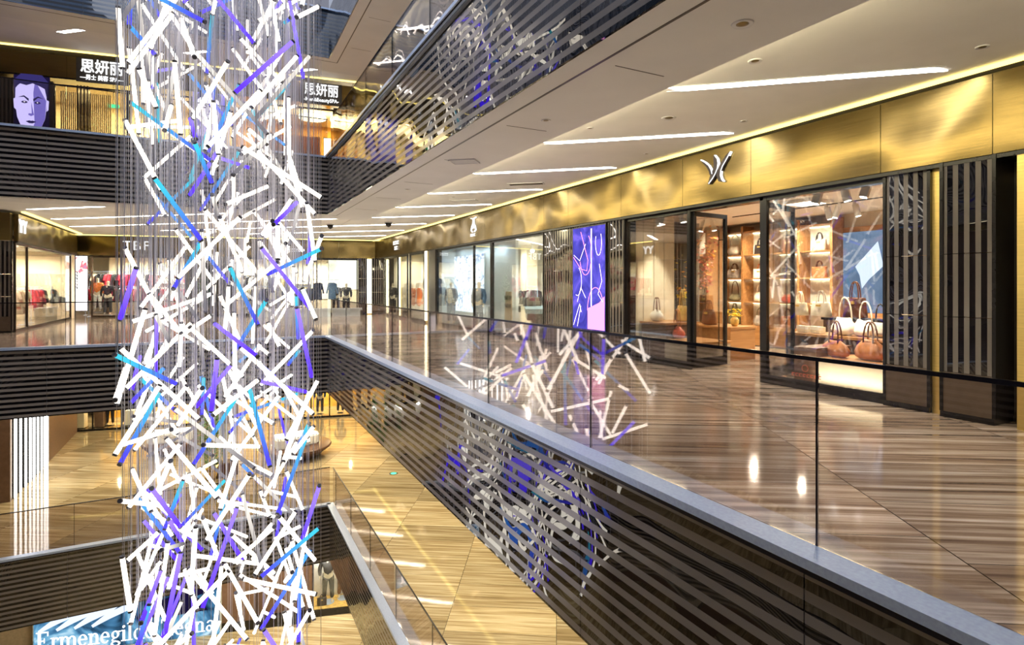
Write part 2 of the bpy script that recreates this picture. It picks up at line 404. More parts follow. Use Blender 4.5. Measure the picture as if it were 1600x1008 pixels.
# outer shell behind the shops
S('wall_right', box(14, 14.2, -3, 42, Zm2, 17), 'tan_wall', 'plain wall closing the back of the right-hand shops', 'wall')
S('wall_far', box(-14, 14.2, 42, 42.2, Zm2, 17), 'cream_wall', 'plain wall closing the back of the far shops', 'wall')
S('wall_left', box(-14.2, -14, -3, 42, Zm2, 17), 'tan_wall', 'plain wall closing the back of the left gallery', 'wall')
S('wall_near', box(-14, 14, -4.2, -3.9, Zm2, 17), 'dark_wall', 'unseen dark wall added behind the camera to darken reflections', 'wall')  # added out of view so the banded glass has something dark to reflect
# left gallery shop line (seen only in reflections) and the corner piers at the left edge of the view
for z, nm in ((Z0, 'camera floor'), (Z1, 'upper floor'), (Zm1, 'floor below'), (Zm2, 'lowest floor')):
    bm = nb(); bx(bm, -10.2, -10, -3, 24.8, z, z + 3.05)
    S('wall_left', bm, 'brown_wall', f'left gallery shop wall facing the void, {nm}', 'wall')
    bm = nb(); bx(bm, -10.0, -9.85, -3, 24.8, z + 3.1, z + 4.0)
    S('trim_50', bm, 'brass', f'brass sign band over the left gallery shops, {nm}', 'fascia')
# ---- glass balustrades
def railing(label, a, b, z, h, mat, joints, group, rail='handrail_black', ledge=True, side=1, off=.09):
    """a->b run of frameless glass on a metal ledge"""
    a = Vector(a); b = Vector(b); L = (b - a).length; ang = math.atan2(b.y - a.y, b.x - a.x)
    t = thing('glass_railing', label, 'railing', (a.x, a.y, z), ang, group)
    xs = [0.0] + [j for j in joints if 0 < j < L] + [L]
    for p, q in zip(xs, xs[1:]):
        obj('glass_pane', box(p + .006, q - .006, -.006 + side * off, .006 + side * off, .03, h - .012), mat, t)
    for j in xs[1:-1]:
        obj('glass_joint', box(j - .005, j + .005, -.007 + side * off, .007 + side * off, .03, h - .012), 'handrail_black', t)
    obj('handrail', box(0, L, -.011 + side * off, .011 + side * off, h - .012, h + .012), rail, t)
    if ledge:
        obj('metal_ledge', box(0, L, min(-side * .12, side * off), max(-side * .12, side * off), -.03, .03), 'steel', t)
        obj('ledge_drip_edge', box(0, L, min(-side * .12, -side * .09), max(-side * .12, -side * .09), -.06, -.031), 'handrail_black', t)
    return t
J = [2.18 + 2.33 * k for k in range(8)]
railing('long glass railing beside the right walkway, with black top rail and bright steel ledge', (3.12, -1.5), (3.12, 18.5), Z0, 1.155, 'clear_glass', [j + 1.5 for j in J], 'glass railings', side=-1)
railing('glass railing across the far side of the void, level with the camera floor', (-5.7, 18.5), (3.12, 18.5), Z0, 1.155, 'clear_glass', [2.2, 4.5, 6.8], 'glass railings', side=1)
railing('glass railing above the right fascia of the upper floor', (3.12, -1.5), (3.12, 18.5), Z1, 1.22, 'upper_glass', [j + 1.5 for j in J], 'glass railings', side=-1)
railing('glass railing in front of the upper floor spa', (-5.7, 18.5), (3.12, 18.5), Z1, 1.22, 'upper_glass', [2.2, 4.5, 6.8], 'glass railings', side=1)
railing('glass railing beside the right walkway one floor below, brown tinted', (3.36, -1.5), (3.36, 19.5), Zm1, 1.18, 'clear_glass', [1.9 + 2.33 * k for k in range(9)], 'glass railings', side=-1)
railing('glass railing across the far side one floor below, in front of the round benches', (-5.7, 19.5), (3.36, 19.5), Zm1, 1.18, 'clear_glass', [2.2, 4.5, 6.8], 'glass railings', side=1)
railing('glass railing around the dark void of the top floor', (-5.7, 20.6), (3.52, 20.6), Z1 + H, 1.2, 'upper_glass', [2.2, 4.5, 6.8], 'glass railings', side=1)
# ================================================================== CEILING LIGHTS
def ceiling_light_run(z, ye, yfar, nm, grp, mat, ks, warmk=99):
    dx, dy = .757, -.653
    n = 0
    for k in ks:
        yr = 3.55 + 3.1 * k                # where the run meets X = 7.45
        segs = []
        # parametrise by X
        def Y(x): return yr + (x - 7.45) * dy / dx
        # allowed X interval(s)
        x_lo = 5.2
        xs = []
        x = 7.45; step = .05; cur = None
        while x >= -5.5:
            y = Y(x)
            ok = (x >= 5.2 and y < yfar) or (y > ye + 3.4 and y < yfar)
            if ok and cur is None: cur = x
            if (not ok or x - step < -5.5) and cur is not None:
                if cur - x > .8: segs.append((x, cur))
                cur = None
            x -= step
        for (xa, xb) in segs:
            L = (xb - xa) / dx; cx, cy = (xa + xb) / 2, Y((xa + xb) / 2)
            w = .125
            far_ = 'near' if cy < 8 else 'far'
            n += 1
            t = thing('ceiling_light', f'slanting recessed ceiling light strip, number words', 'ceiling light', (cx, cy, z), math.atan2(dy, dx), grp)
            t['label'] = ''
            bm = nb(); prism(bm, [(-L / 2, -w * .6), (L / 2 - .1, -w * .6), (L / 2 + .12, w * .6), (-L / 2 + .16, w * .6)], -.012, .01)
            obj('diffuser', bm, mat, t)
            bm = nb()
            for s in (-1, 1): bx(bm, -L / 2 - .02, L / 2 + .02, s * w * .6 - .012 + s * .012, s * w * .6 + .012 + s * .012, -.008, .012)
            obj('frame', bm, 'soffit_paint', t)
            LIGHTS.setdefault((nm, mat), []).append((t, cx, cy, L))
LIGHTS = {}
ORD = ['first', 'second', 'third', 'fourth', 'fifth', 'sixth', 'seventh', 'eighth', 'ninth', 'tenth', 'eleventh', 'twelfth', 'thirteenth', 'fourteenth', 'fifteenth', 'sixteenth']
ceiling_light_run(G1[1], 18.5, 30.5, 'camera floor', 'slanting ceiling lights over the camera floor', 'lamp_white', range(0, 12))
ceiling_light_run(G0[1], 19.5, 30.5, 'floor below', 'slanting ceiling lights over the floor below', 'lamp_yellow', range(0, 12))
ceiling_light_run(G2[1], 20.6 - 1.8, 23.2, 'upper floor', 'slanting ceiling lights over the upper floor', 'lamp_white', range(0, 10))
ceiling_light_run(Gm[1], 17.5, 23.0, 'lowest floor', 'slanting ceiling lights over the lowest floor', 'lamp_yellow', range(0, 9))
for (nm, mt), L in LIGHTS.items():
    L.sort(key=lambda q: (round(q[1] > 5.0), q[2]))
    a = [q for q in L if q[1] > 4.9 and q[3] < 3.6]; b = [q for q in L if not (q[1] > 4.9 and q[3] < 3.6)]
    for i, q in enumerate(sorted(a, key=lambda q: q[2])): tag(q[0], f'slanting ceiling light strip above the right walkway of the {nm}, {ORD[i]} from the camera')
    for i, q in enumerate(sorted(b, key=lambda q: q[1] + q[2])): tag(q[0], f'long ceiling light strip above the far walkway of the {nm}, {ORD[i]} from the void')
# cove lamps: step of the ceiling, head of the right fascia, far fascia
def cove(bm, mat, label): 
    o = obj('cove_light', bm, mat); tag(o, label, 'cove light', 'cove lights'); return o
for zs, zc, xe, ye, fr, nm in ((*G1, 3.12, 18.5, FAR, 'camera floor'), (*G0, 3.12, 18.5, FAR, 'floor below'), (*G2, 3.52, 20.6, MID, 'upper floor')):
    cove(box(xe + 1.455, xe + 1.475, -3, ye + 1.3, zs + .12, zs + .24), 'cove_warm', f'warm cove light along the ceiling step of the {nm}')
    cove(box(XW - .20, XW - .13, -3, 31.9, zc - .045, zc - .012), 'cove_yellow', f'yellow cove light above the right-hand sign band of the {nm}')
    x1 = fr.x(597) if fr is FAR else 14.0
    o = cove(box(.0, x1, -.24, -.17, zc - .045, zc - .01), 'cove_yellow', f'yellow cove light above the far sign band of the {nm}')
    o.location = (*fr.o, 0); o.rotation_euler = (0, 0, fr.a)
o = cove(box(0, 9.2, -.34, -.22, G1[1] - .05, G1[1] - .01), 'cove_yellow', 'yellow cove light above the left-hand shop sign band beyond the corner')
o.location = (*LW.o, 0); o.rotation_euler = (0, 0, LW.a)
# little ceiling fittings
def downlight(px, py, z, r, label, mat='soffit_paint', cat='downlight'):
    p = at_z(px, py, z); t = thing('ceiling_downlight', label, cat, (p.x, p.y, z), 0, 'round ceiling fittings')
    obj('rim', lathe(nb(), [(r * .6, -.005), (r, -.012), (r * 1.1, 0), (r * 1.1, .01)], 20), mat, t, True)
    obj('lens', lathe(nb(), [(r * .3, -.009), (r * .62, -.006), (r * .62, .01)], 16), 'brass_dull', t, True)
for a in ((1160, 37, G1[0], .085, 'round downlight in the lowered soffit nearest the top edge'), (1180, 95, G1[1], .07, 'round fitting between the ceiling step and the nearest light strip'),
          (1045, 184, G1[1], .10, 'larger round speaker grille between the two nearest light strips'), (853, 188, G1[0], .06, 'small round downlight in the soffit band left of the second light strip'),
          (922, 200, G1[1], .05, 'small round fitting beside the start of the second light strip'), (1162, 189, G1[1], .05, 'small round fitting right of the second light strip end'),
          (1535, 73, G1[1], .06, 'round fitting right of the nearest light strip'), (637, 296, G1[0], .06, 'small downlight in the far part of the soffit band'),
          (708, 308, G1[1], .06, 'small round fitting between the fourth and fifth strips'), (1010, 240, G1[1], .05, 'small round fitting above the hanging letters sign band')):
    downlight(*a)
for (px, py, lab) in ((516, 350, 'black dome camera on the ceiling above the far railing'), (607, 347, 'black dome camera on the ceiling near the far right corner')):
    p = at_z(px, py, G1[1]); t = thing('dome_camera', lab, 'security camera', (p.x, p.y, G1[1]), 0, 'dome cameras')
    obj('base', lathe(nb(), [(.16, -.04), (.16, .01)], 16), 'soffit_paint', t); obj('dome', lathe(nb(), [(.03, -.2), (.1, -.15), (.14, -.04)], 16), 'black_frame', t, True)
for (px, py, w, d, lab, m) in ((725, 252, .5, .35, 'pale square vent in the soffit band', 'soffit_paint'), (822, 287, .9, .28, 'dark slotted air vent beside the third light strip', 'dark_base'), (725, 313, .8, .3, 'pale slotted air vent between the far light strips', 'soffit_paint')):
    z = G1[0] if m == 'soffit_paint' and px == 725 and py == 252 else G1[1]
    p = at_z(px, py, z); t = thing('ceiling_vent', lab, 'vent', (p.x, p.y, z), rad(-40), 'ceiling vents')
    bm = nb(); bx(bm, -w / 2, w / 2, -d / 2, -d / 2 + .03, -.02, .01); bx(bm, -w / 2, w / 2, d / 2 - .03, d / 2, -.02, .01); bx(bm, -w / 2, -w / 2 + .03, -d / 2, d / 2, -.02, .01); bx(bm, w / 2 - .03, w / 2, -d / 2, d / 2, -.02, .01)
    obj('frame', bm, 'soffit_paint', t)
    bm = nb(); k = -d / 2 + .05
    while k < d / 2 - .03: bx(bm, -w / 2 + .03, w / 2 - .03, k, k + .02, -.014, .01); k += .045
    obj('grille', bm, m, t)
# ================================================================== SIGN BANDS (brass)
def sign_band(fr, z, x0, x1, seams, label, n, mat='brass', h0=3.10, h1=4.02, y0=-.15, y1=-.02):
    bm = nb(); xs = [x0] + sorted(s for s in seams if x0 < s < x1) + [x1]
    for a, b in zip(xs, xs[1:]): bx(bm, a + .004, b - .004, y0, y1, z + h0, z + h1)
    o = S(f'trim_{n}', bm, mat, label, 'sign band'); o.location = (*fr.o, 0); o.rotation_euler = (0, 0, fr.a)
    bm = nb(); bx(bm, x0, x1, y0 + .02, y1 + .5, z + h0 - .05, z + h0 - .002)
    o = S(f'trim_{n}', bm, 'black_frame', 'dark underside of the ' + label, 'trim'); o.location = (*fr.o, 0); o.rotation_euler = (0, 0, fr.a)
YS = [3.2, 4.43, 6.5, 8.05, 9.9, 12.0, 13.2, 15.1, 17.0, 19.2, 21.4, 23.6, 25.8, 28.2, 30.4]
sign_band(RW, 0, 40 - 31.85, 43, [40 - y for y in YS], 'long brass sign band above the right-hand shops of the camera floor', 60)
sign_band(RW, Z1, 40 - 23.0, 43, [40 - y for y in YS], 'brass sign band above the right-hand shops of the upper floor', 61)
sign_band(RW, Zm1, 40 - 31.85, 43, [40 - y for y in YS], 'brass sign band above the right-hand shops one floor below', 62)
XR = FAR.x(597)
sign_band(FAR, 0, 0, XR, [2.1 * k for k in range(1, 8)], 'brass sign band above the far shops of the camera floor', 63)
sign_band(FAR, Zm1, 0, XR, [2.1 * k for k in range(1, 8)], 'brass sign band above the far shops one floor below', 64)
sign_band(MID, Z1, -.9, 15.0, [2.0 * k for k in range(0, 8)], 'brass sign band above the spa on the upper floor', 65, h0=3.26)
sign_band(LW, 0, 0, 9.2, [2.6, 5.2], 'brass sign band above the left shop beyond the corner', 66)
sign_band(LOW, Zm2, -1.5, 15, [3 * k for k in range(5)], 'brass sign band above the lowest floor shops', 67, 'brass_dull', 3.0, 3.7)
# ================================================================== SHOPFRONTS
WN = [0]
def glazing(fr, z, xs, label, h=3.05, base=.1, y=0.0, mat='shop_glass', fm='black_frame', fw=.03):
    """window with upright bars at xs, one pane between each pair"""
    WN[0] += 1
    t = thing(f'window_{WN[0]}', label, 'shop window', fr.w(xs[0], y, z), fr.a, None, 'structure')
    L = xs[-1] - xs[0]; X = [q - xs[0] for q in xs]
    bm = nb()
    for q in X: bx(bm, q - fw, q + fw, -.035, .035, 0, h)
    bx(bm, 0, L, -.03, .03, 0, base); bx(bm, 0, L, -.03, .03, h - .06, h)
    obj('frame', bm, fm, t)
    for a, b in zip(X, X[1:]): obj('pane', box(a + fw, b - fw, -.006, .006, base, h - .06), mat, t)
    return t
def striped_pier(fr, z, x0, x1, label, depth=.3, h=3.1, y=-.06, base=.55, seams=(1.22, 1.98)):
    WN[0] += 1
    t = thing(f'trim_{100 + WN[0]}', label, 'column cladding', fr.w(x0, y, z), fr.a, None, 'structure')
    w = x1 - x0; zz = [base] + [s for s in seams] + [h]
    for a, b in zip(zz, zz[1:]): obj('banded_panel', box(.02, w - .02, 0, depth, a + .004, b - .004), 'upright_band_glass', t)
    obj('stone_base', box(0.0, w, -.012, depth, .07, base), 'dark_base', t)
    obj('skirting', box(-.01, w + .01, -.03, depth, 0, .068), 'black_frame', t)
    obj('edge_frame', box(-.02, .018, -.02, depth, .07, h), 'black_frame', t); obj('edge_frame', box(w - .018, w + .02, -.02, depth, .07, h), 'black_frame', t)
    return t
def rx(px): return RW.x(px)
def YP(px): return 40 - RW.x(px)
# --- near right piers
striped_pier(RW, 0, rx(1387), rx(1456), 'narrow banded dark glass pier right of the handbag shop window', .35)
t = thing('trim_90', 'tall upright gold metal strip between the two banded piers', 'trim', RW.w(rx(1458), -.03, 0), RW.a, None, 'structure')
obj('strip', box(0, rx(1478) - rx(1458), 0, .25, 0, 3.1), 'gold_trim', t)
striped_pier(RW, 0, rx(1480), rx(1562), 'banded dark glass pier with stone base at the right edge of the view', .5, y=-.12)
S('wall_right', box(0, 6, .3, .5, 0, 3.1), 'dark_wall', 'dark recess wall beyond the nearest banded pier', 'wall', RW.w(rx(1563), 0, 0), RW.a)
t = thing('trim_91', 'thin gold upright bar at the far right edge of the view', 'trim', RW.w(rx(1597), -.12, 0), RW.a, None, 'structure')
obj('strip', box(0, .10, 0, .3, 0, 3.1), 'gold_trim', t)
# --- handbag shop
glazing(RW, 0, [rx(1197), rx(1386)], 'large window of the handbag shop showing tan bags', base=.14)
glazing(RW, 0, [rx(980), rx(1078)], 'window of the handbag shop left of its open doors', base=.14)
def door(label, hx, hy, ang, w, n):
    t = thing(f'door_{n}', label, 'door', (hx, hy, 0), ang, None, 'structure')
    bm = nb(); bx(bm, 0, .06, -.03, .03, .03, 3.0); bx(bm, w - .06, w, -.03, .03, .03, 3.0); bx(bm, 0, w, -.03, .03, .03, .2); bx(bm, 0, w, -.03, .03, 2.92, 3.0)
    obj('frame', bm, 'black_frame', t); obj('pane', box(.06, w - .06, -.006, .006, .2, 2.92), 'shop_glass', t)
    bm = nb(); tube(bm, [(w - .14, -.06, .35), (w - .14, -.06, 2.7)], .014); tube(bm, [(w - .14, .06, .35), (w - .14, .06, 2.7)], .014)
    for zz in (.5, 2.5): tube(bm, [(w - .14, -.06, zz), (w - .14, .06, zz)], .01)
    obj('door_handle', bm, 'black_frame', t)
door('left glass door of the handbag shop, standing open inwards', 8.02, 7.95, rad(6), 1.0, 1)
door('right glass door of the handbag shop, standing open inwards', 8.02, 6.42, rad(14), 1.25, 2)
bm = nb(); bx(bm, 7.97, 8.03, 6.33, 6.42, 0, 3.05); bx(bm, 7.97, 8.03, 7.97, 8.06, 0, 3.05); bx(bm, 7.97, 8.03, 6.33, 8.06, 3.0, 3.06)
S('trim_92', bm, 'black_frame', 'black metal door frame of the handbag shop', 'door frame')
striped_pier(RW, 0, rx(955), rx(979), 'dark narrow pier between the purple light box and handbag shop window', .3)
# shell of the shop
S('ceiling', box(8.06, 13.25, 4.3, 13.3, 3.28, 3.4), 'white_wall', 'white ceiling of the handbag shop', 'ceiling')
S('wall_right', box(13.15, 13.3, 4.2, 13.3, 0, 3.3), 'beige_panel', 'back wall of the handbag shop', 'wall')
S('wall_far', box(9.4, 13.2, 12.9, 13.05, 0, 3.3), 'wood', 'wood lined far wall of the handbag shop', 'wall')
S('wall_near', box(8.4, 13.2, 4.2, 4.32, 0, 3.3), 'wood', 'near side wall of the handbag shop', 'wall')
# vertical board backdrop of the left window
bm = nb()
for k in range(9): bx(bm, 8.08 + k * .155, 8.08 + k * .155 + .148, 9.98 - .012 * (k % 2), 10.06, .1, 3.2)
S('wall_far', bm, 'beige_panel', 'window backdrop of pale upright boards behind the white bag', 'partition')
bm = nb()
pts = []
for k in range(60): pts.append((9.3 + k * .03, 10.75 + .03 * math.sin(k * 1.5)))
pts += [(x, y + .03) for x, y in reversed(pts)]
prism(bm, pts, .02, 3.2)
tag(obj('curtain', bm, 'grey_curtain'), 'dark grey pleated curtain behind the autumn branch in the left window', 'curtain')
# shelving
def shelving():
    t = thing('shelving_unit', 'tall wooden wall shelving filled with handbags at the back of the shop', 'shelving', (13.1, 8.25, 0), PI / 2)
    # local x = along +Y, local y = -X (towards the room is +y)
    L = 3.35; zz = [.52, 1.16, 1.79, 2.43, 3.06]
    bays = [0, .84, 1.68, 2.52, L]
    for z in zz: obj('shelf', box(0, L, 0, .42, z - .03, z), 'wood', t)
    for q in bays: obj('upright', box(q - .03, q + .03, 0, .44, 0, 3.2), 'wood', t)
    obj('back_panel', box(0, L, 0, .02, .5, 3.1), 'pale_board', t)
    obj('base_cabinet', box(0, L, 0, .46, .02, .5), 'wood', t)
    for z in zz[1:]:
        for a, b in zip(bays, bays[1:]): obj('shelf_light', box(a + .05, b - .05, .04, .07, z - .05, z - .031), 'led_warm', t)
    return bays, zz
bays, zz = shelving()
def bag_mesh(kind, w, h, d):
    bm = nb(); rings = []; n = 20
    prof = {'tote': [(0, .92, .9), (.04, 1, 1), (.5, .97, .8), (.9, .93, .45), (1, .92, .3)], 'hobo': [(0, .55, .6), (.08, .85, .95), (.35, 1.05, 1.1), (.6, .95, .8), (.85, .72, .45), (1, .62, .25)],
            'duffle': [(0, .8, .7), (.1, 1.02, 1), (.38, 1.12, 1.1), (.65, 1.0, .8), (.86, .72, .45), (1, .5, .2)], 'box': [(0, .97, .97), (.03, 1, 1), (.97, 1, .9), (1, .97, .86)]}[kind]
    rr = random.Random(int(w * 1000 + h * 77 + d * 13))
    ex = .45 if kind in ('tote', 'box') else .8
    for q, a, b in prof:
        ring = []
        for i in range(n):
            th = 2 * PI * i / n; c, s = math.cos(th), math.sin(th)
            x = math.copysign(abs(c) ** ex, c) * w / 2 * a; y = math.copysign(abs(s) ** ex, s) * d / 2 * b
            sag = 0 if kind in ('tote', 'box') else -.12 * h * (1 - abs(c)) * (q > .8)
            j = 1 + (.08 if kind in ('hobo', 'duffle') else .015) * rr.uniform(-1, 1)
            ring.append(bm.verts.new((x * j, y * j, q * h + sag)))
        rings.append(ring)
    for a, b in zip(rings, rings[1:]):
        for i in range(n): bm.faces.new((a[i], a[(i + 1) % n], b[(i + 1) % n], b[i]))
    bm.faces.new(rings[0][::-1]); bm.faces.new(rings[-1])
    return mesh_of(bm, 'bag_body', True)
def handle_mesh(w, h0, h1, r, y):
    bm = nb(); pts = []
    for k in range(13):
        a = PI * k / 12; pts.append((-math.cos(a) * w / 2, y * (1 - .4 * math.sin(a)), h0 + (h1 - h0) * math.sin(a) ** .75))
    tube(bm, pts, r, 6); return mesh_of(bm, 'handle', True)
def handbag(label, loc, rot, kind, w, h, d, mat, strap, hmat='leather_brown', group=None, mid=None):
    t = thing('handbag', label, 'handbag', loc, rot, group)
    bd = link('body', bag_mesh(kind, w, h, d), mat, t)
    hw = w * (.42 if kind != 'hobo' else .62)
    for s in ((-1, 1) if kind != 'hobo' else (1,)):
        link('handle', handle_mesh(hw, h * .82, h + strap, .012, s * d * .16), hmat, t)
    if kind in ('tote', 'box'):
        bm = nb(); bx(bm, -w * .12, w * .12, -d / 2 * .9 - .008, -d / 2 * .7, h * .68, h * .82); obj('clasp', bm, 'gold_trim', bd)
    if mid:
        bm = nb(); bx(bm, -w * .5, w * .5, -d / 2 * .98 - .006, d / 2 * .98 + .006, h * .3, h * .45); obj('band', bm, mid, bd)
    return t
spec = [  # bay from the right (0) to left (3); row from bottom
    (3, 3, 'pale yellow hobo bag on the top shelf, framed by the open doorway', 'hobo', .46, .30, .16, 'leather_cream', .28, 'leather_cream'),
    (3, 2, 'grey and tan two-handled bag on the second shelf down, seen through the open doorway', 'tote', .46, .26, .18, 'leather_grey', .16, 'leather_brown'),
    (3, 1, 'olive shoulder bag with long brown strap on the third shelf down, in the doorway', 'hobo', .36, .22, .14, 'leather_olive', .34, 'leather_brown'),
    (3, 0, 'khaki upright tote on the lowest shelf, framed by the open doorway', 'tote', .38, .36, .16, 'leather_olive', .22, 'leather_olive'),
    (2, 3, 'small black bag on the top shelf behind the right door', 'tote', .34, .26, .14, 'leather_black', .16, 'leather_black'),
    (2, 2, 'white box bag on the second shelf down behind the right door', 'box', .38, .24, .16, 'leather_white', .14, 'leather_tan'),
    (2, 1, 'cream slouchy bag on the third shelf down behind the right door', 'hobo', .38, .26, .16, 'leather_cream', .26, 'leather_cream'),
    (2, 0, 'pale green slouchy bag on the lowest shelf behind the right door', 'hobo', .4, .28, .18, 'leather_grey', .2, 'leather_olive'),
    (1, 3, 'dark brown backpack-like bag on the top shelf left of the poster', 'tote', .34, .32, .16, 'leather_brown', .12, 'leather_brown'),
    (1, 2, 'black bag with a pale band on the second shelf down left of the poster', 'tote', .40, .26, .16, 'leather_black', .24, 'leather_black'),
    (1, 1, 'small red and cream bag with tall strap on the third shelf left of the poster', 'hobo', .34, .22, .15, 'leather_red', .36, 'leather_brown'),
    (1, 0, 'dark tan bag on the lowest shelf left of the poster', 'tote', .4, .3, .16, 'leather_tan', .18, 'leather_brown'),
    (0, 2, 'brown satchel on the second shelf down beside the poster edge', 'box', .36, .26, .14, 'leather_tan', .14, 'leather_brown'),
    (0, 3, 'grey tote on the top shelf beside the poster edge', 'tote', .36, .28, .14, 'leather_grey', .16, 'leather_black')]
for b, r, lab, kind, w, h, d, m, st, hm in spec:
    y = 8.25 + (bays[b] + bays[b + 1]) / 2
    handbag(lab, (13.1 - .24, y, zz[r]), PI / 2 + PI, kind, w, h, d, m, st, hm, 'handbags on the wooden wall shelves', 'leather_white' if 'pale band' in lab else None)
def hang_poster(label, loc, rot, w, h, mat, frame='black_frame', fw=.03, d=.05):
    t = thing('poster', label, 'poster', loc, rot)
    obj('picture', box(-w / 2, w / 2, -d, -d + .01, 0, h), mat, t)
    bm = nb(); bx(bm, -w / 2 - fw, w / 2 + fw, -d + .01, .0, -fw, h + fw); obj('frame', bm, frame, t)
    return t
t = hang_poster('large denim blue poster of a pale bag on the shop back wall', (13.1, 7.72, .98), -PI / 2, .98, 1.85, 'denim_picture', 'wood', .12)
obj('printed_bag', slab_poly(nb(), [(-.2, 1.05), (.3, 1.6), (.42, 1.05), (.1, .75), (-.05, .55), (-.1, .85)], -.06, -.052), 'poster_pale', t)
# window displays
def plinth(label, x0, x1, y0, y1, z, n, top='wood', front='lit_front', side='wood_dark'):
    t = thing('display_plinth', label, 'display plinth', ((x0 + x1) / 2, (y0 + y1) / 2, 0), 0)
    w, d = (x1 - x0) / 2, (y1 - y0) / 2
    obj('top_board', box(-w - .03, w + .03, -d - .03, d + .03, z - .045, z), top, t)
    obj('body', box(-w, w, -d, d, .0, z - .046), front, t)
    return t
pl = plinth('long low plinth with lit cream front and wood top in the right window', 8.28, 9.15, 4.42, 5.62, .48, 1)
obj('end_panel', box(-.46, .46, .60, .98, 0, .62), 'wood_dark', pl)
plinth('higher wooden display bench behind the low plinth in the right window', 9.35, 9.95, 4.8, 6.95, .74, 2, 'wood', 'wood_dark')
plinth('dark back counter holding the cream bags behind the right window display', 10.5, 10.9, 5.4, 7.0, .98, 3, 'black_frame', 'wood_dark')
pl = plinth('low wooden display table in the left shop window', 8.35, 9.3, 8.2, 9.08, .47, 4, 'wood', 'beige_panel')
plinth('raised wooden shelf block behind the left window table', 8.45, 9.4, 9.15, 9.93, .80, 5, 'wood', 'wood_dark')
def hb_at(label, px, Xp, z, kind, w, h, d, m, st, hm='leather_brown', rot=-PI / 2 - .3, g='handbags displayed in the shop window'):
    y = (999.2 * Xp / (px - 338) - FX * Xp) / FY
    return handbag(label, (Xp, y, z), rot, kind, w, h, d, m, st, hm, g)
hb_at('slouchy tan leather bag with braided handles, left one on the low plinth', 1305, 8.62, .49, 'duffle', .46, .25, .22, 'leather_tan', .30)
hb_at('slouchy tan leather bag at the right end of the low plinth', 1360, 8.68, .49, 'duffle', .44, .30, .26, 'leather_tan', .26)
hb_at('white gathered bag with looped straps on the higher bench', 1318, 9.6, .75, 'hobo', .46, .30, .24, 'leather_white', .34, 'leather_cream')
hb_at('second white gathered bag close beside the looped strap bag', 1350, 9.62, .75, 'hobo', .42, .28, .22, 'leather_white', .30, 'leather_white')
hb_at('large dark brown tote with thin handles behind the white bags', 1336, 10.7, .99, 'tote', .52, .38, .16, 'leather_brown', .30, 'leather_brown')
hb_at('cream slouchy tote, left one on the back counter', 1250, 10.65, .99, 'tote', .40, .26, .16, 'leather_cream', .22, 'leather_cream')
hb_at('cream wide tote, right one on the back counter', 1283, 10.68, .99, 'tote', .50, .28, .16, 'leather_white', .22, 'leather_grey')
hb_at('pale grey purse at the right end behind the tan bags', 1374, 9.66, .75, 'hobo', .34, .24, .2, 'leather_grey', .3, 'leather_black')
for k, (px, lab) in enumerate(((1256, 'cream stitched wallet, left of the pair on the bench end'), (1278, 'cream stitched wallet, right of the pair on the bench end'))):
    Xp = 9.55; y = (999.2 * Xp / (px - 338) - FX * Xp) / FY
    t = thing('wallet', lab, 'wallet', (Xp, y, .75), -PI / 2 - .3, 'wallets on the bench'); obj('body', box(-.12, .12, -.06, .06, 0, .11), 'leather_cream', t); obj('flap', box(-.122, .122, -.065, .0, .05, .115), 'leather_white', t)
hb_at('white bag with a tan strap glowing in front of the pale boards', 1026, 8.70, .81, 'duffle', .42, .26, .2, 'leather_white', .26)
hb_at('orange tan tote with gold straps beside the curtain', 1066, 9.15, .81, 'tote', .40, .34, .16, 'leather_gold', .36, 'leather_gold')
hb_at('red leather bag with tall strap on the low table', 1058, 8.72, .49, 'duffle', .44, .24, .2, 'leather_red', .36, 'leather_tan')
hb_at('red brown bag behind the left open door', 1108, 9.9, .72, 'tote', .44, .34, .2, 'leather_brown', .2, 'leather_brown')
hb_at('pink tan bag on the table deep behind the left open door', 1106, 12.2, 1.73, 'duffle', .5, .28, .2, 'leather_pink', .18, 'leather_brown')
hb_at('small black handled bag deep behind the left open door', 1104, 12.2, 1.12, 'tote', .34, .26, .16, 'leather_black', .25, 'leather_black')
t = thing('shelving_unit', 'narrow open wooden shelf deep behind the left open door', 'shelving', (12.3, 12.5, 0), PI / 2)
for z in (.5, 1.12, 1.73, 2.4): obj('shelf', box(-1.3, .2, -.1, .5, z - .03, z - .002), 'wood', t)
obj('back_panel', box(-1.3, .2, -.13, -.1, 0, 3.1), 'pale_board', t)
for q in (-1.3, .18): obj('upright', box(q, q + .04, -.1, .5, 0, 3.1), 'wood', t)
plinth('wooden table behind the left open door carrying a red brown bag', 9.65, 10.4, 8.5, 10.0, .71, 6, 'wood', 'wood')
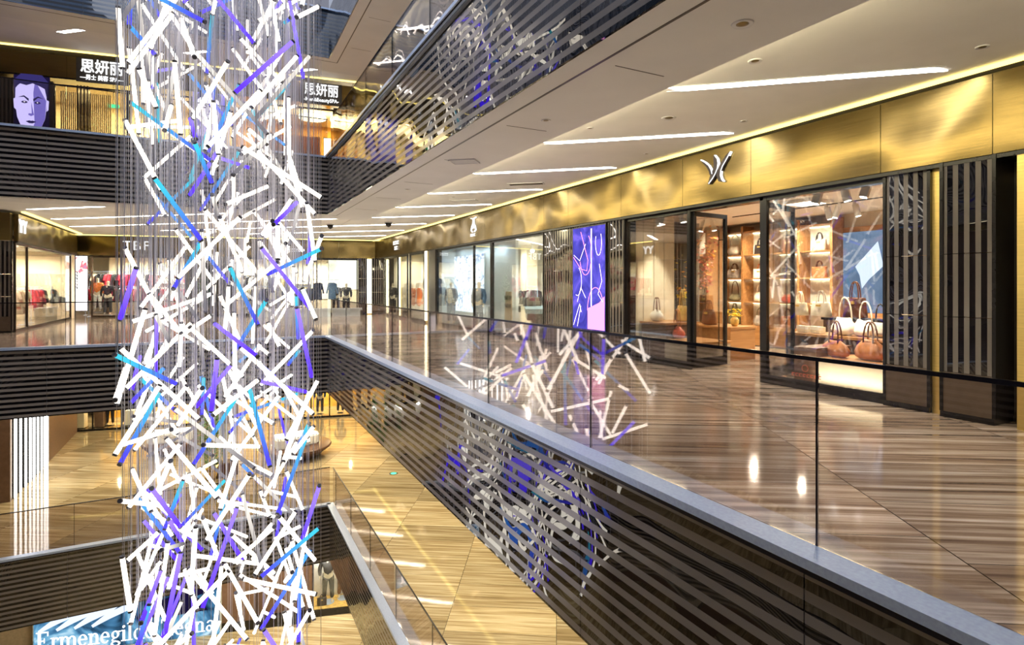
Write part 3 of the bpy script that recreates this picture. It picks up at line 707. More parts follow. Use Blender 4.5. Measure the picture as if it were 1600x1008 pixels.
# flowers and branches
def branch_spray(label, base, height, spread, n, mats, name='autumn_branch', top_bias=1.0, seed=1):
    rr = random.Random(seed); t = thing(name, label, 'branch', base)
    bm = nb(); tips = []
    for k in range(7):
        a = rr.uniform(0, 2 * PI); s = rr.uniform(.3, 1) * spread
        pts = [(0, 0, 0), (s * .25 * math.cos(a), s * .25 * math.sin(a), height * .45), (s * math.cos(a), s * math.sin(a), height * rr.uniform(.75, 1))]
        tube(bm, pts, .008, 5, .003); tips.append([Vector(p) for p in pts])
    obj('stem', bm, 'branch', t)
    for mi, m in enumerate(mats):
        bm = nb()
        for _ in range(n):
            p = rr.choice(tips); q = rr.uniform(.1, 1) ** top_bias; c = p[1].lerp(p[2], q) + Vector([rr.gauss(0, .07) for _ in range(3)])
            u = Vector([rr.uniform(-1, 1) for _ in range(3)]).normalized() * .05; v = u.orthogonal().normalized() * .034
            vs = [bm.verts.new(c + w) for w in (u, v, -u, -v)]; bm.faces.new(vs)
            vs2 = [bm.verts.new(c + w + u.cross(v).normalized() * .004) for w in (u * .9, v * .9, -u * .9, -v * .9)]; bm.faces.new(vs2)
        obj('leaves', bm, m, t)
    return t
branch_spray('sparse autumn branch with orange leaves before the grey curtain', (9.9, 10.2, 0), 2.75, .34, 26, ['leaf_orange', 'petal_yellow'], seed=3)
branch_spray('dense dark red leaf branch behind the left open door', (10.6, 10.1, .0), 3.1, .32, 110, ['leaf_red', 'leaf_red', 'leaf_orange'], seed=5)
t = thing('flower_vase', 'yellow flowers in a gold vase behind the left open door', 'flowers', (10.0, 8.7, .71))
obj('vase', lathe(nb(), [(.05, 0), (.08, .06), (.09, .14), (.05, .2)], 14), 'leather_gold', t, True)
bm = nb(); rr = random.Random(4)
for _ in range(60):
    a = rr.uniform(0, 2 * PI); r = rr.uniform(0, .15); c = (r * math.cos(a), r * math.sin(a), .22 + rr.uniform(0, .16)); lathe(bm, [(.008, -.01), (.024, 0), (.01, .012)], 6, c)
obj('flowers', bm, 'petal_yellow', t, True)
# track lamps
def track_lamp(label, px, py, Xp, z, s=1.0, tilt=.3, m='track_lamp'):
    y = (999.2 * Xp / (px - 338) - FX * Xp) / FY
    t = thing('track_light', label, 'spotlight', (Xp, y, z), rad(20), 'track spotlights in the handbag shop')
    obj('mount', box(-.03 * s, .03 * s, -.03 * s, .03 * s, -.08, 0), 'track_lamp', t)
    o = obj('lamp_head', box(-.055 * s, .055 * s, -.055 * s, .055 * s, -.34 * s, -.06), m, t); o.rotation_euler = (tilt, tilt * .5, 0)
    obj('bulb', box(-.04 * s, .04 * s, -.04 * s, .04 * s, -.35 * s, -.342 * s), 'lamp_white', o)
k = 0
for px, Xp, w in ((1025, 8.7, 'leftmost track spotlight above the pale boards'), (1041, 8.7, 'middle track spotlight above the pale boards'), (1062, 8.7, 'right track spotlight above the left window'),
                  (1284, 8.8, 'large left track spotlight behind the right window'), (1316, 8.8, 'large middle track spotlight behind the right window'), (1360, 8.8, 'large right track spotlight behind the right window'),
                  (1291, 11.2, 'small farther track spotlight left of centre'), (1312, 11.2, 'small farther track spotlight at centre'), (1335, 11.2, 'small farther track spotlight right of centre'),
                  (1101, 11.0, 'small left spotlight seen behind the left door'), (1112, 11.0, 'small right spotlight seen behind the left door')):
    track_lamp(w, px, 0, Xp, 3.27, 1.0 if Xp < 9 else .9, .25 if k % 2 else -.2); k += 1
for (x, n) in ((8.7, 'front black lighting track on the handbag shop ceiling'), (11.2, 'rear black lighting track on the handbag shop ceiling')):
    tag(obj('lighting_track', box(x - .02, x + .02, 4.5, 9.8, 3.262, 3.279), 'black_frame'), n, 'lighting track')
t = thing('air_conditioner', 'white ceiling cassette with a bright square panel over the doorway', 'air conditioner', (10.4, 7.3, 3.27)); obj('panel', box(-.35, .35, -.35, .35, -.05, 0), 'white_wall', t); obj('lamp_panel', box(-.25, .25, -.25, .25, -.056, -.05), 'led_white', t)
# notice sticker on the window
t = thing('window_sticker', 'sale notice with red characters on the glass over the cream front', 'sticker', (7.985, 5.62, .2), -PI / 2)
o = link('lettering', marks(.5, .05, 8, 5), 'text_red', t); o.location = (.02, 0, .02); o = link('fine_print', marks(.46, .02, 14, 6), 'text_dark', t); o.location = (.02, 0, .065)
bm = nb(); rg = []
for r0 in (.055, .045):
    rg.append([bm.verts.new((r0 * math.cos(2 * PI * i / 20), 0, .13 + r0 * math.sin(2 * PI * i / 20))) for i in range(20)])
for i in range(20): bm.faces.new((rg[0][i], rg[0][(i + 1) % 20], rg[1][(i + 1) % 20], rg[1][i]))
obj('ring_mark', bm, 'text_red', t)
def lamps(p0, p1, n, power, col, ang=172):
    p0, p1 = Vector(p0), Vector(p1); power *= 2.3
    for k in range(n):
        p = p0.lerp(p1, (k + .5) / n); spot('shop_lamp', p, p - Vector((0, 0, 1)), power / n, col, ang, .05)
# lights in the handbag shop
WARM = (1, .86, .62)
lamps((11.2, 4.8, 3.15), (11.2, 10.2, 3.15), 5, 520, WARM, 128); lamps((12.2, 8, 3.1), (12.2, 12, 3.1), 3, 200, WARM)
spot('window_spot', (8.75, 9.2, 3.0), (8.85, 10.0, 1.5), 200, (1, .9, .68), 40)
spot('window_spot', (8.7, 9.3, 2.9), (9.0, 9.4, .6), 150, (1, .9, .72), 70)
spot('window_spot', (8.8, 5.6, 2.9), (8.8, 5.0, .5), 260, (1, .88, .68), 80)
spot('window_spot', (8.85, 6.3, 2.9), (9.7, 5.5, .8), 240, (1, .88, .68), 70)
area('plinth_glow', (8.14, 5.1, .14), .06, 6, (1, .9, .65), (0, rad(-155), 0), sy=1.2)
# ================================================================== PURPLE LIGHT BOX
x0, x1 = rx(901), rx(951)
t = thing('light_box', 'tall purple blue backlit advertisement with a pink bag outline', 'light box', RW.w((x0 + x1) / 2, -.09, 0), RW.a)
W = x1 - x0
obj('picture', box(-W / 2, W / 2, -.02, -.01, .55, 3.0), 'purple_picture', t)
obj('frame', box(-W / 2 - .03, W / 2 + .03, -.01, .14, .52, 3.03), 'black_frame', t)
def strokes(par, name, lst, mat, r, y=-.026):
    bm = nb()
    for pts in lst: tube(bm, [(x, y, z) for x, z in pts], r, 5)
    obj(name, bm, mat, par)
arc = lambda cx, cz, a, b, t0, t1, n=16: [(cx + a * math.cos(rad(t0 + (t1 - t0) * i / n)), cz + b * math.sin(rad(t0 + (t1 - t0) * i / n))) for i in range(n + 1)]
strokes(t, 'pink_handle', [arc(.3, 1.0, .32, .55, 0, 180), arc(-.1, 2.35, .25, .5, 200, 420), [(-.62, 2.3), (-.3, 2.0), (-.05, 1.95), (.0, 2.2), (-.3, 2.9)]], 'poster_pink', .009)
strokes(t, 'white_scribble', [[(.12, 2.95), (.12, 1.1)], [(.15, 2.95), (.14, 1.1)], arc(-.45, 1.7, .18, .35, 250, 430), [(-.45, 1.2), (-.3, 1.55), (-.1, 1.3)], [(.45, 2.1), (.55, 1.7), (.4, 1.4), (.6, 1.2)], [(-.6, 2.35), (-.35, 2.2), (-.1, 2.6)],
                              [(-.62, .62), (-.35, 1.15), (-.28, .95)], [(-.3, 1.1), (-.45, .6)], arc(.42, 2.6, .12, .3, 150, 400)], 'poster_line', .006)
obj('pink_bag_shape', slab_poly(nb(), [(-.02, .56), (-.02, 1.05), (.15, 1.1), (.45, 1.2), (W / 2 - .01, 1.35), (W / 2 - .01, .56)], -.024, -.021), 'poster_pink', t)
striped_pier(RW, 0, x0 - .05, x1 + .02, 'dark pier carrying the purple light box', .3, seams=(1.98,))
striped_pier(RW, 0, rx(852), x0 - .06, 'banded mirror pier left of the purple light box', .3, y=-.05, seams=(1.98,))
# ================================================================== FURTHER RIGHT SHOPS
glazing(RW, 0, [rx(770), rx(852)], 'wide shop window with a dark table behind it')
glazing(RW, 0, [rx(684), rx(741), rx(768)], 'blue lit shop window with a glowing picture')
S('wall_right', box(12.2, 12.35, 13.4, 31, 0, 3.3), 'white_wall', 'pale back wall of the middle right shops', 'wall')
S('ceiling', box(8.06, 12.3, 13.4, 31, 3.25, 3.4), 'white_wall', 'white ceiling of the middle right shops', 'ceiling')
S('wall_near', box(8.3, 12.2, 13.15, 13.3, 0, 3.3), 'white_wall', 'partition between handbag shop and the next shop', 'partition')
bm = nb(); bx(bm, 8.95, 9.05, 16.9, 22.3, 0, 3.25); S('wall_right', bm, 'cool_wall', 'pale blue backdrop of the glowing picture window', 'partition')
bm = nb(); bx(bm, 8.05, 9.05, 22.3, 22.4, 0, 3.25); S('wall_far', bm, 'cool_wall', 'far end of the glowing picture window', 'partition')
hang_poster('white blue glowing picture of clothes behind the blue lit window', (8.94, 20.85, .55), -PI / 2, 3.0, 2.25, 'white_blue_picture', 'cool_wall', .05)
lamps((8.45, 17.3, 3.1), (8.45, 22, 3.1), 4, 260, (.78, .92, 1))
lamps((10.3, 14.4, 3.15), (10.3, 22.5, 3.15), 5, 600, (1, .95, .8))
for k, (x, y) in enumerate(((9.9, 21.2), (11.2, 20.2), (11.4, 17.0))):
    S('wall_right', box(x, x + .5, y, y + .5, 0, 3.25), 'cream_wall', ['square cream pillar behind the dark table', 'second cream pillar deeper in the shop', 'cream pillar right of the bright spotlight'][k], 'pillar')
t = thing('display_table', 'long faceted black table with blue grey top behind the wide window', 'table', (9.6, 16.6, 0), rad(62))
prism_pts = [(-1.5, -.4), (1.5, -.4), (1.7, 0), (1.5, .4), (-1.5, .4), (-1.7, 0)]
obj('tabletop', prism(nb(), prism_pts, .72, .86), 'blue_grey_top', t)
bm = nb(); prism(bm, [(x * .75, y * .7) for x, y in prism_pts], .0, .2); prism(bm, [(x * .9, y * .9) for x, y in prism_pts], .5, .71); prism(bm, [(x * .6, y * .5) for x, y in prism_pts], .2, .5); obj('pedestal', bm, 'leather_black', t)
t = thing('display_case', 'small black faceted case on the left end of the table', 'display case', (10.05, 17.7, .86), rad(30)); obj('body', prism(nb(), [(-.3, -.2), (.3, -.2), (.36, 0), (.3, .2), (-.3, .2), (-.36, 0)], 0, .28), 'leather_black', t); obj('lid', box(-.25, .25, -.15, .15, .281, .31), 'leather_black', t)
t = thing('lamp', 'bright bare spotlight glaring on the middle shop ceiling', 'spotlight', (10.9, 19.2, 2.95)); obj('bulb', lathe(nb(), [(.01, -.09), (.06, -.06), (.08, 0), (.05, .04)], 14), 'lamp_white', t, True); obj('stem', box(-.02, .02, -.02, .02, .04, .3), 'track_lamp', t)
t = thing('sale_board', 'grey leaning board lettered NEW behind the wide window edge', 'sign board', (8.5, 16.6, .4), -PI / 2)
obj('board', slab_poly(nb(), [(-.26, 0), (.26, 0), (.2, 1.0), (-.16, 1.0)], 0, .04), 'grey_curtain' if False else 'tan_wall', t)
o = link('lettering', text_mesh('NEW', .22, .004), 'text_dark', t); o.location = (.02, -.008, .78); o = link('lettering', text_mesh('NEW', .2, .004), 'text_dark', t); o.location = (.02, -.008, .52)
obj('stand', box(-.3, .3, -.1, .3, -.4, -.01), 'tan_wall', t)
# striped curtain-like column further
glazing(RW, 0, [rx(641), rx(668)], 'narrow shop window with orange clothes')
S('wall_right', box(9.4, 9.5, 22.5, 26.6, 0, 3.2), 'cool_wall', 'pale backdrop behind the orange clothes', 'partition')
S('trim_93', box(7.92, 8.2, YP(683), YP(672), 0, 3.1), 'dark_wall', 'dark pier beside the orange clothes window', 'pier')
t = thing('light_column', 'slim white light column left of the blue lit window', 'light column', (7.9, YP(669), 0)); obj('tube', box(-.03, .03, -.08, .08, .1, 3.05), 'led_warm', t); obj('backing', box(.031, .25, -.11, .11, 0, 3.1), 'gold_trim', t)
glazing(RW, 0, [rx(602), rx(622), rx(637)], 'cream lit window with a dark dressed mannequin near the corner')
S('wall_right', box(8.9, 9.0, 26.7, 31.5, 0, 3.2), 'cream_wall', 'cream backdrop of the corner window', 'partition')
lamps((8.4, 27, 3.05), (8.4, 31, 3.05), 3, 170, (1, .92, .66))
lamps((8.6, 23, 3.05), (8.6, 26, 3.05), 3, 170, (1, .95, .85))
t = thing('light_column', 'bright white light column in the corner mannequin window', 'light column', (8.1, YP(621), 0)); obj('tube', box(-.03, .03, -.09, .09, .1, 3.05), 'led_warm', t); obj('backing', box(.031, .1, -.1, .1, 0, 3.1), 'gold_trim', t)
# ================================================================== MANNEQUINS AND CLOTHES
def skin_mesh(V, E, Rr, name, sub_=1):
    me = bpy.data.meshes.new(name); me.from_pydata([Vector(v) for v in V], E, []); me.update()
    o = bpy.data.objects.new(name, me); COL.objects.link(o)
    sk = o.modifiers.new('s', 'SKIN'); sk.use_smooth_shade = True
    for i, r in enumerate(Rr): me.skin_vertices[0].data[i].radius = (r, r) if not isinstance(r, tuple) else r
    me.skin_vertices[0].data[0].use_root = True
    su = o.modifiers.new('u', 'SUBSURF'); su.levels = sub_; su.render_levels = sub_
    bpy.context.view_layer.update()
    out = bpy.data.meshes.new_from_object(o.evaluated_get(bpy.context.evaluated_depsgraph_get()))
    bpy.data.objects.remove(o); out.materials.clear(); out.name = name
    return out
BODY = skin_mesh([(0, 0, .95), (0, 0, 1.15), (0, 0, 1.38), (0, 0, 1.50), (0, .01, 1.60), (0, .01, 1.74),
                  (.2, 0, 1.42), (.26, .02, 1.14), (.24, -.06, .90), (.24, -.08, .80), (-.2, 0, 1.42), (-.28, .02, 1.14), (-.26, -.04, .90), (-.26, -.05, .80),
                  (.1, 0, .88), (.11, -.01, .48), (.12, .02, .09), (.13, -.12, .04), (-.1, 0, .88), (-.12, .01, .48), (-.14, .03, .09), (-.15, -.10, .04)],
                 [(0, 1), (1, 2), (2, 3), (3, 4), (4, 5), (2, 6), (6, 7), (7, 8), (8, 9), (2, 10), (10, 11), (11, 12), (12, 13), (0, 14), (14, 15), (15, 16), (16, 17), (0, 18), (18, 19), (19, 20), (20, 21)],
                 [.13, (.14, .1), (.16, .11), .055, .075, .085, .06, .045, .03, .025, .06, .045, .03, .025, .095, .065, .04, .03, .095, .065, .04, .03], 'mannequin_body')
JACKET = skin_mesh([(0, 0, .92), (0, 0, 1.18), (0, 0, 1.40), (0, 0, 1.50), (.21, 0, 1.41), (.275, .02, 1.14), (.25, -.05, .92), (-.21, 0, 1.41), (-.295, .02, 1.14), (-.27, -.03, .92)],
                   [(0, 1), (1, 2), (2, 3), (2, 4), (4, 5), (5, 6), (2, 7), (7, 8), (8, 9)], [(.175, .15), (.17, .13), (.185, .14), .075, .085, .07, .055, .085, .07, .055], 'jacket')
DRESS = skin_mesh([(0, 0, .55), (0, 0, .95), (0, 0, 1.15), (0, 0, 1.40), (0, 0, 1.46), (.19, 0, 1.41), (-.19, 0, 1.41)], [(0, 1), (1, 2), (2, 3), (3, 4), (3, 5), (3, 6)], [(.27, .2), (.2, .16), (.155, .12), (.18, .13), .09, .085, .085], 'dress')
TROUSERS = skin_mesh([(0, 0, .97), (.1, 0, .86), (.115, -.01, .48), (.125, .02, .12), (-.1, 0, .86), (-.125, .01, .48), (-.145, .03, .12)], [(0, 1), (1, 2), (2, 3), (0, 4), (4, 5), (5, 6)], [(.16, .13), .115, .085, .07, .115, .085, .07], 'trousers')
def mannequin(label, loc, rot, top='cloth_black', bottom='cloth_charcoal', dress=None, grp=None, s=1.0, head=True):
    t = thing('mannequin', label, 'mannequin', loc, rot, grp)
    t.scale = (s, s, s)
    link('body', BODY, 'mannequin_skin', t)
    if dress: link('dress', DRESS, dress, t)
    else: link('jacket', JACKET, top, t); link('trousers', TROUSERS, bottom, t)
    obj('base_plate', lathe(nb(), [(.2, -.012), (.2, .0)], 16), 'steel', t)
    return t
def garment_mesh(sleeve, long_, name):
    w = .23; h = long_
    pts = [(-.06, 0), (-w, -.07), (-w - .11, -.07 - sleeve), (-w - .02, -.09 - sleeve), (-w + .05, -.22), (-w + .02, -h), (w - .02, -h), (w - .05, -.22), (w + .02, -.09 - sleeve), (w + .11, -.07 - sleeve), (w, -.07), (.06, 0), (0, -.05)]
    bm = nb(); slab_poly(bm, pts, -.035, .035)
    bmesh.ops.bevel(bm, geom=list(bm.edges), offset=.012, segments=1, affect='EDGES')
    return mesh_of(bm, name)
GM = [garment_mesh(.5, .68, 'garment'), garment_mesh(.28, .6, 'garment'), garment_mesh(.55, .95, 'garment')]
bm = nb(); tube(bm, [(-.17, 0, -.05), (0, 0, .02), (.17, 0, -.05)], .008, 5); tube(bm, [(0, 0, .02), (0, 0, .09), (.03, 0, .11), (.0, 0, .13)], .005, 5); HANG = mesh_of(bm, 'hanger')
CLN = ['black', 'charcoal', 'navy', 'denim', 'red', 'crimson', 'pink', 'orange', 'grey', 'white', 'cream', 'brown', 'khaki', 'rust']
def rack(fr, z, x, y, L, n, cols, label, where, h=1.55, seed=0, turn=0.0, facing=False):
    rr = random.Random(seed)
    p = fr.w(x, y, z); ang = fr.a + turn
    t = thing('clothes_rack', label, 'clothes rack', p, ang)
    bm = nb(); tube(bm, [(-L / 2, 0, h), (L / 2, 0, h)], .015)
    obj('rail', bm, 'steel', t)
    for s in (-1, 1):
        bm = nb(); tube(bm, [(s * L / 2, 0, 0.02), (s * L / 2, 0, h)], .015); tube(bm, [(s * L / 2, -.22, .015), (s * L / 2, .22, .015)], .015); obj('post', bm, 'steel', t)
    c, s_ = math.cos(ang), math.sin(ang)
    for i in range(n):
        q = -L / 2 + L * (i + .5) / n; cn = cols[rr.randrange(len(cols))]
        g = thing('garment', f'{cn} garment hanging on {where}, {ORD[i]} from the left', 'clothes', (p.x + q * c, p.y + q * s_, z + h - .13), ang + (rr.uniform(.9, 1.3) if not facing else rr.uniform(-.1, .1)), f'clothes on {where}')
        link('cloth', GM[rr.randrange(3)], 'cloth_' + cn, g); link('hanger', HANG, 'steel', g)
def wall_shelf(fr, z, x, y, L, levels, label, n_item, where, cols, seed=0, glow='led_warm', h=2.4, back='pale_board'):
    rr = random.Random(seed); t = thing('shelving_unit', label, 'shelving', fr.w(x, y, z), fr.a)
    obj('back_panel', box(-L / 2, L / 2, .32, .34, 0, h), back, t)
    for s in (-1, 1): obj('side_panel', box(s * L / 2 - .02, s * L / 2 + .02, 0, .32, 0, h), 'white_wall', t)
    hs = [.35 + (h - .55) * k / (levels - 1) for k in range(levels)]
    for q in hs: obj('shelf', box(-L / 2 + .021, L / 2 - .021, 0, .32, q - .03, q), 'white_wall', t)
    c, s_ = math.cos(fr.a), math.sin(fr.a); base = fr.w(x, y + .16, z)
    names = ['bottom', 'lower', 'middle', 'upper', 'top']
    for li, q in enumerate(hs[:-1] if levels > 2 else hs):
        for i in range(n_item):
            u = -L / 2 + L * (i + .5) / n_item; cn = cols[rr.randrange(len(cols))]
            g = thing('folded_garment', f'{cn} folded stack on {where}, {names[li]} shelf, {ORD[i]} from left', 'folded clothes', (base.x + u * c, base.y + u * s_, z + q + .001), fr.a, f'folded clothes on {where}')
            bm = nb(); hh = rr.uniform(.1, .26)
            for k in range(3): bx(bm, -.13 + .01 * k, .13 - .008 * k, -.12, .12 - .01 * k, hh * k / 3, hh * (k + 1) / 3 - .006)
            obj('cloth', bm, 'cloth_' + cn, g)
# right shops contents
def rw_p(px, Xp): return (Xp, (999.2 * Xp / (px - 338) - FX * Xp) / FY, 0)
mannequin('headless-looking mannequin in black jacket before the cream corner backdrop', rw_p(614, 8.5), rad(-60), 'cloth_black', 'cloth_black')
mannequin('mannequin in a rust orange dress in the narrow window', rw_p(647, 8.6), rad(-60), dress='cloth_rust')
mannequin('mannequin in an orange dress behind the light column', rw_p(656, 8.65), rad(-70), dress='cloth_orange')
mannequin('mannequin in dark navy clothes beside the pale blue window edge', rw_p(705, 8.6), rad(-60), 'cloth_grey', 'cloth_navy')
mannequin('mannequin in blue denim right of the glowing picture', rw_p(748, 8.55), rad(-60), 'cloth_denim', 'cloth_navy')
rack(RW, 0, 40 - 20.6, 3.3, 2.2, 9, ['black', 'white', 'grey', 'charcoal'], 'clothes rack at the back of the middle shop', 'the middle shop back rack', seed=8)
rack(RW, 0, 40 - 14.9, 2.6, 1.8, 10, ['red', 'brown', 'black', 'cream', 'crimson'], 'clothes rack behind the banded mirror pier', 'the rack beside the mirror pier', seed=9)
handbag('black bag on the floor in the corner window', rw_p(632, 8.6), -1.8, 'duffle', .6, .4, .3, 'leather_black', .1, 'leather_black')
# ================================================================== FAR SHOPS, CAMERA FLOOR
fx = FAR.x
def fpanel(nm, a, b, y, z0, z1, mat, label, cat='wall', fr=FAR, th=.08): return S(nm, box(a, b, 0, th, z0, z1), mat, label, cat, fr.w(0, y, 0), fr.a)
striped_pier(FAR, 0, fx(560), fx(573), 'banded pier left of the light column in the far right corner', .3, y=-.3)
striped_pier(FAR, 0, fx(581), fx(600), 'banded pier right of the light column in the far right corner', .3, y=-.3)
t = thing('light_column', 'broad white light column between the two corner piers', 'light column', FAR.w(fx(577), -.3, 0), FAR.a); obj('tube', box(-.12, .12, 0, .06, .05, 3.05), 'led_warm', t); obj('backing', box(-.16, .16, .061, .2, 0, 3.1), 'gold_trim', t)
glazing(FAR, 0, [fx(366), fx(399), fx(432), fx(495), fx(558)], 'long far shop window showing denim and dark clothes')
striped_pier(FAR, 0, fx(292), fx(364), 'wide dark banded pier behind the light tubes on the far side', .4, y=-.3, seams=(1.98,))
glazing(FAR, 0, [fx(144), fx(190), fx(240), fx(291)], 'far shop window under the TBF sign', fm='bronze_frame')
fpanel('wall_far', 0, fx(118), -.05, 0, 3.1, 'dark_wall', 'dark corner pier left of the white fashion poster')
fpanel('wall_far', 0, 15, 4.2, 0, 3.25, 'cream_wall', 'cream back wall of the far shops')
fpanel('ceiling', 0, 15, .05, 3.2, 3.3, 'white_wall', 'white ceiling of the far shops', 'ceiling', th=4.2)
fpanel('wall_far', fx(364) - .3, fx(364) - .2, .1, 0, 3.2, 'tan_wall', 'partition between the two far shops', th=4)
t = hang_poster('tall white fashion poster left of the TBF shop window', FAR.w(fx(129), -.06, .35), FAR.a, fx(138) - fx(120), 2.7, 'fashion_picture')
o = link('lettering', marks(.9, .12, 6, 9), 'text_dark', t); o.rotation_euler = (0, PI / 2, 0); o.location = (-.22, -.06, 1.5)
t = hang_poster('pale yellow landscape picture above the mannequins in the far window', FAR.w(fx(537, 2.5), 2.5, 1.35), FAR.a, 1.7, 1.75, 'landscape_picture')
lamps(FAR.w(6.6, 1.6, 3.12), FAR.w(14, 1.6, 3.12), 5, 520, (1, .95, .80)); lamps(FAR.w(6.6, 3.2, 3.12), FAR.w(14, 3.2, 3.12), 4, 300, (1, .95, .80))
lamps(FAR.w(.6, 1.6, 3.12), FAR.w(6, 1.6, 3.12), 4, 520, (1, .93, .72)); lamps(FAR.w(.6, 3.2, 3.12), FAR.w(6, 3.2, 3.12), 4, 320, (1, .93, .72))
rack(FAR, 0, fx(407, 1.2), 1.2, 1.5, 8, ['black', 'charcoal', 'grey', 'cream'], 'clothes rack near the left of the long far window', 'the left rack of the long far window', seed=11)
rack(FAR, 0, fx(470, 1.4), 1.4, 1.7, 9, ['black', 'navy', 'charcoal', 'grey', 'denim'], 'clothes rack in the middle of the long far window', 'the middle rack of the long far window', seed=12)
rack(FAR, 0, fx(508, .8), .8, 1.5, 2, ['denim', 'navy'], 'gold framed rack with two denim jackets', 'the gold framed rack', h=1.9, seed=13, facing=True)
mannequin('mannequin in grey and white outfit at the right end of the long far window', FAR.w(fx(541, .7), .7, 0), FAR.a, 'cloth_charcoal', 'cloth_black')
mannequin('mannequin in black left of the grey and white outfit', FAR.w(fx(525, .9), .9, 0), FAR.a, 'cloth_black', 'cloth_black')
mannequin('mannequin in navy in front of the middle far rack', FAR.w(fx(450, .7), .7, 0), FAR.a, 'cloth_navy', 'cloth_grey')
wall_shelf(FAR, 0, fx(385, 3.3), 3.2, 1.6, 5, 'white wall shelf behind the left part of the long far window', 3, 'the shelf of the long far window', ['white', 'cream', 'grey', 'denim'], 14)
wall_shelf(FAR, 0, fx(455, 3.3), 3.6, 2.2, 4, 'low white wall shelf behind the middle far rack', 4, 'the shelf behind the middle far rack', ['white', 'grey', 'navy', 'khaki'], 15, h=1.9)
t = thing('display_table', 'low table of folded clothes in the long far window', 'table', FAR.w(fx(420, .7), .6, 0), FAR.a); obj('tabletop', box(-.6, .6, -.3, .3, .72, .76), 'white_wall', t); [obj('leg', box(a - .02, a + .02, b - .02, b + .02, 0, .72), 'steel', t) for a in (-.55, .55) for b in (-.25, .25)]
# TBF shop goods
rack(FAR, 0, fx(165, .9), .9, 1.5, 8, ['black', 'crimson', 'red', 'charcoal'], 'clothes rack at the left of the TBF window', 'the left rack under the TBF sign', seed=21)
rack(FAR, 0, fx(222, 1.1), 1.1, 1.7, 9, ['red', 'pink', 'crimson', 'brown', 'black'], 'clothes rack in the middle of the TBF window', 'the middle rack under the TBF sign', seed=22)
rack(FAR, 0, fx(268, .9), .9, 1.3, 7, ['red', 'white', 'black', 'pink'], 'clothes rack at the right of the TBF window', 'the right rack under the TBF sign', seed=23)
mannequin('mannequin in an orange top at the left of the TBF window', FAR.w(fx(151, .4), .5, .25), FAR.a, 'cloth_orange', 'cloth_white')
mannequin('mannequin in a black top beside the orange one in the TBF window', FAR.w(fx(168, .4), .45, .1), FAR.a, 'cloth_black', 'cloth_charcoal')
mannequin('mannequin in a crimson dress in the TBF window', FAR.w(fx(229, .4), .4, .05), FAR.a, dress='cloth_crimson')
wall_shelf(FAR, 0, fx(255, 3.3), 3.4, 2.6, 5, 'white wall shelf with pink and red stacks in the TBF shop', 5, 'the TBF shop wall shelf', ['pink', 'red', 'white', 'cream', 'crimson'], 24)
rack(FAR, 0, fx(165, 2.7), 2.7, 1.9, 10, ['black', 'red', 'cream', 'charcoal'], 'high clothes rail at the left of the TBF shop back', 'the high left rail of the TBF shop', h=2.35, seed=41)
rack(FAR, 0, fx(215, 2.7), 2.7, 1.7, 9, ['crimson', 'pink', 'black', 'white'], 'high clothes rail in the middle of the TBF shop back', 'the high middle rail of the TBF shop', h=2.35, seed=42)
rack(FAR, 0, fx(420, 2.9), 2.9, 2.4, 12, ['black', 'navy', 'grey', 'white', 'khaki'], 'high clothes rail at the back of the long far shop', 'the high rail of the long far shop', h=2.2, seed=43)
# ---- left shop beyond the corner (reflective window)
S('wall_left', box(0, 11, 3.6, 3.7, 0, 3.25), 'cream_wall', 'cream back wall of the left shop beyond the corner', 'wall', LW.w(0, 0, 0), LW.a)
S('ceiling', box(0, 10.2, .05, 3.6, 3.2, 3.3), 'white_wall', 'white ceiling of the left shop beyond the corner', 'ceiling', LW.w(0, 0, 0), LW.a)
S('wall_far', box(9.6, 9.7, .05, 3.6, 0, 3.2), 'cream_wall', 'cream far side wall of the left shop beyond the corner', 'wall', LW.w(0, 0, 0), LW.a)
lx_ = LW.x
glazing(LW, 0, [max(.2, lx_(20)), lx_(42), lx_(110)], 'wide window of the left shop beyond the corner', fm='bronze_frame')
lamps(LW.w(.8, 1.5, 3.12), LW.w(9, 1.5, 3.12), 5, 560, (1, .90, .66)); lamps(LW.w(.8, 2.9, 3.12), LW.w(9, 2.9, 3.12), 4, 320, (1, .90, .66))
rack(LW, 0, lx_(30, .8), .8, 1.6, 8, ['cream', 'khaki', 'white', 'brown'], 'clothes rack nearest the corner pier in the left shop', 'the rack nearest the corner pier', seed=31)
rack(LW, 0, lx_(58, .9), .9, 1.8, 9, ['red', 'black', 'crimson', 'pink'], 'clothes rack in the middle of the left shop window', 'the middle rack of the left shop', seed=32)
rack(LW, 0, lx_(88, .9), .9, 1.8, 9, ['red', 'pink', 'white', 'crimson', 'black'], 'clothes rack at the far end of the left shop window', 'the far rack of the left shop', seed=33)
wall_shelf(LW, 0, 6.2, 3.0, 3.0, 5, 'white wall shelf with red and pink stacks in the left shop', 6, 'the left shop wall shelf', ['red', 'pink', 'white', 'cream', 'crimson'], 34)
wall_shelf(LW, 0, 2.6, 3.0, 2.4, 4, 'short white wall shelf with cream stacks in the left shop', 4, 'the short shelf of the left shop', ['cream', 'white', 'brown', 'black'], 35)
rack(LW, 0, 3.4, 2.3, 2.2, 11, ['black', 'cream', 'red', 'brown'], 'high clothes rail deep at the left of the left shop', 'the high near rail of the left shop', h=2.2, seed=44)
rack(LW, 0, 6.6, 2.3, 2.2, 11, ['pink', 'red', 'white', 'black'], 'high clothes rail deep at the right of the left shop', 'the high far rail of the left shop', h=2.2, seed=45)
t = thing('display_table', 'low cream table before the racks in the left shop', 'table', LW.w(lx_(70, .4), .35, 0), LW.a); obj('tabletop', box(-1, 1, -.2, .2, .62, .66), 'white_wall', t); obj('front_panel', box(-.98, .98, -.18, .18, .02, .619), 'cream_wall', t)
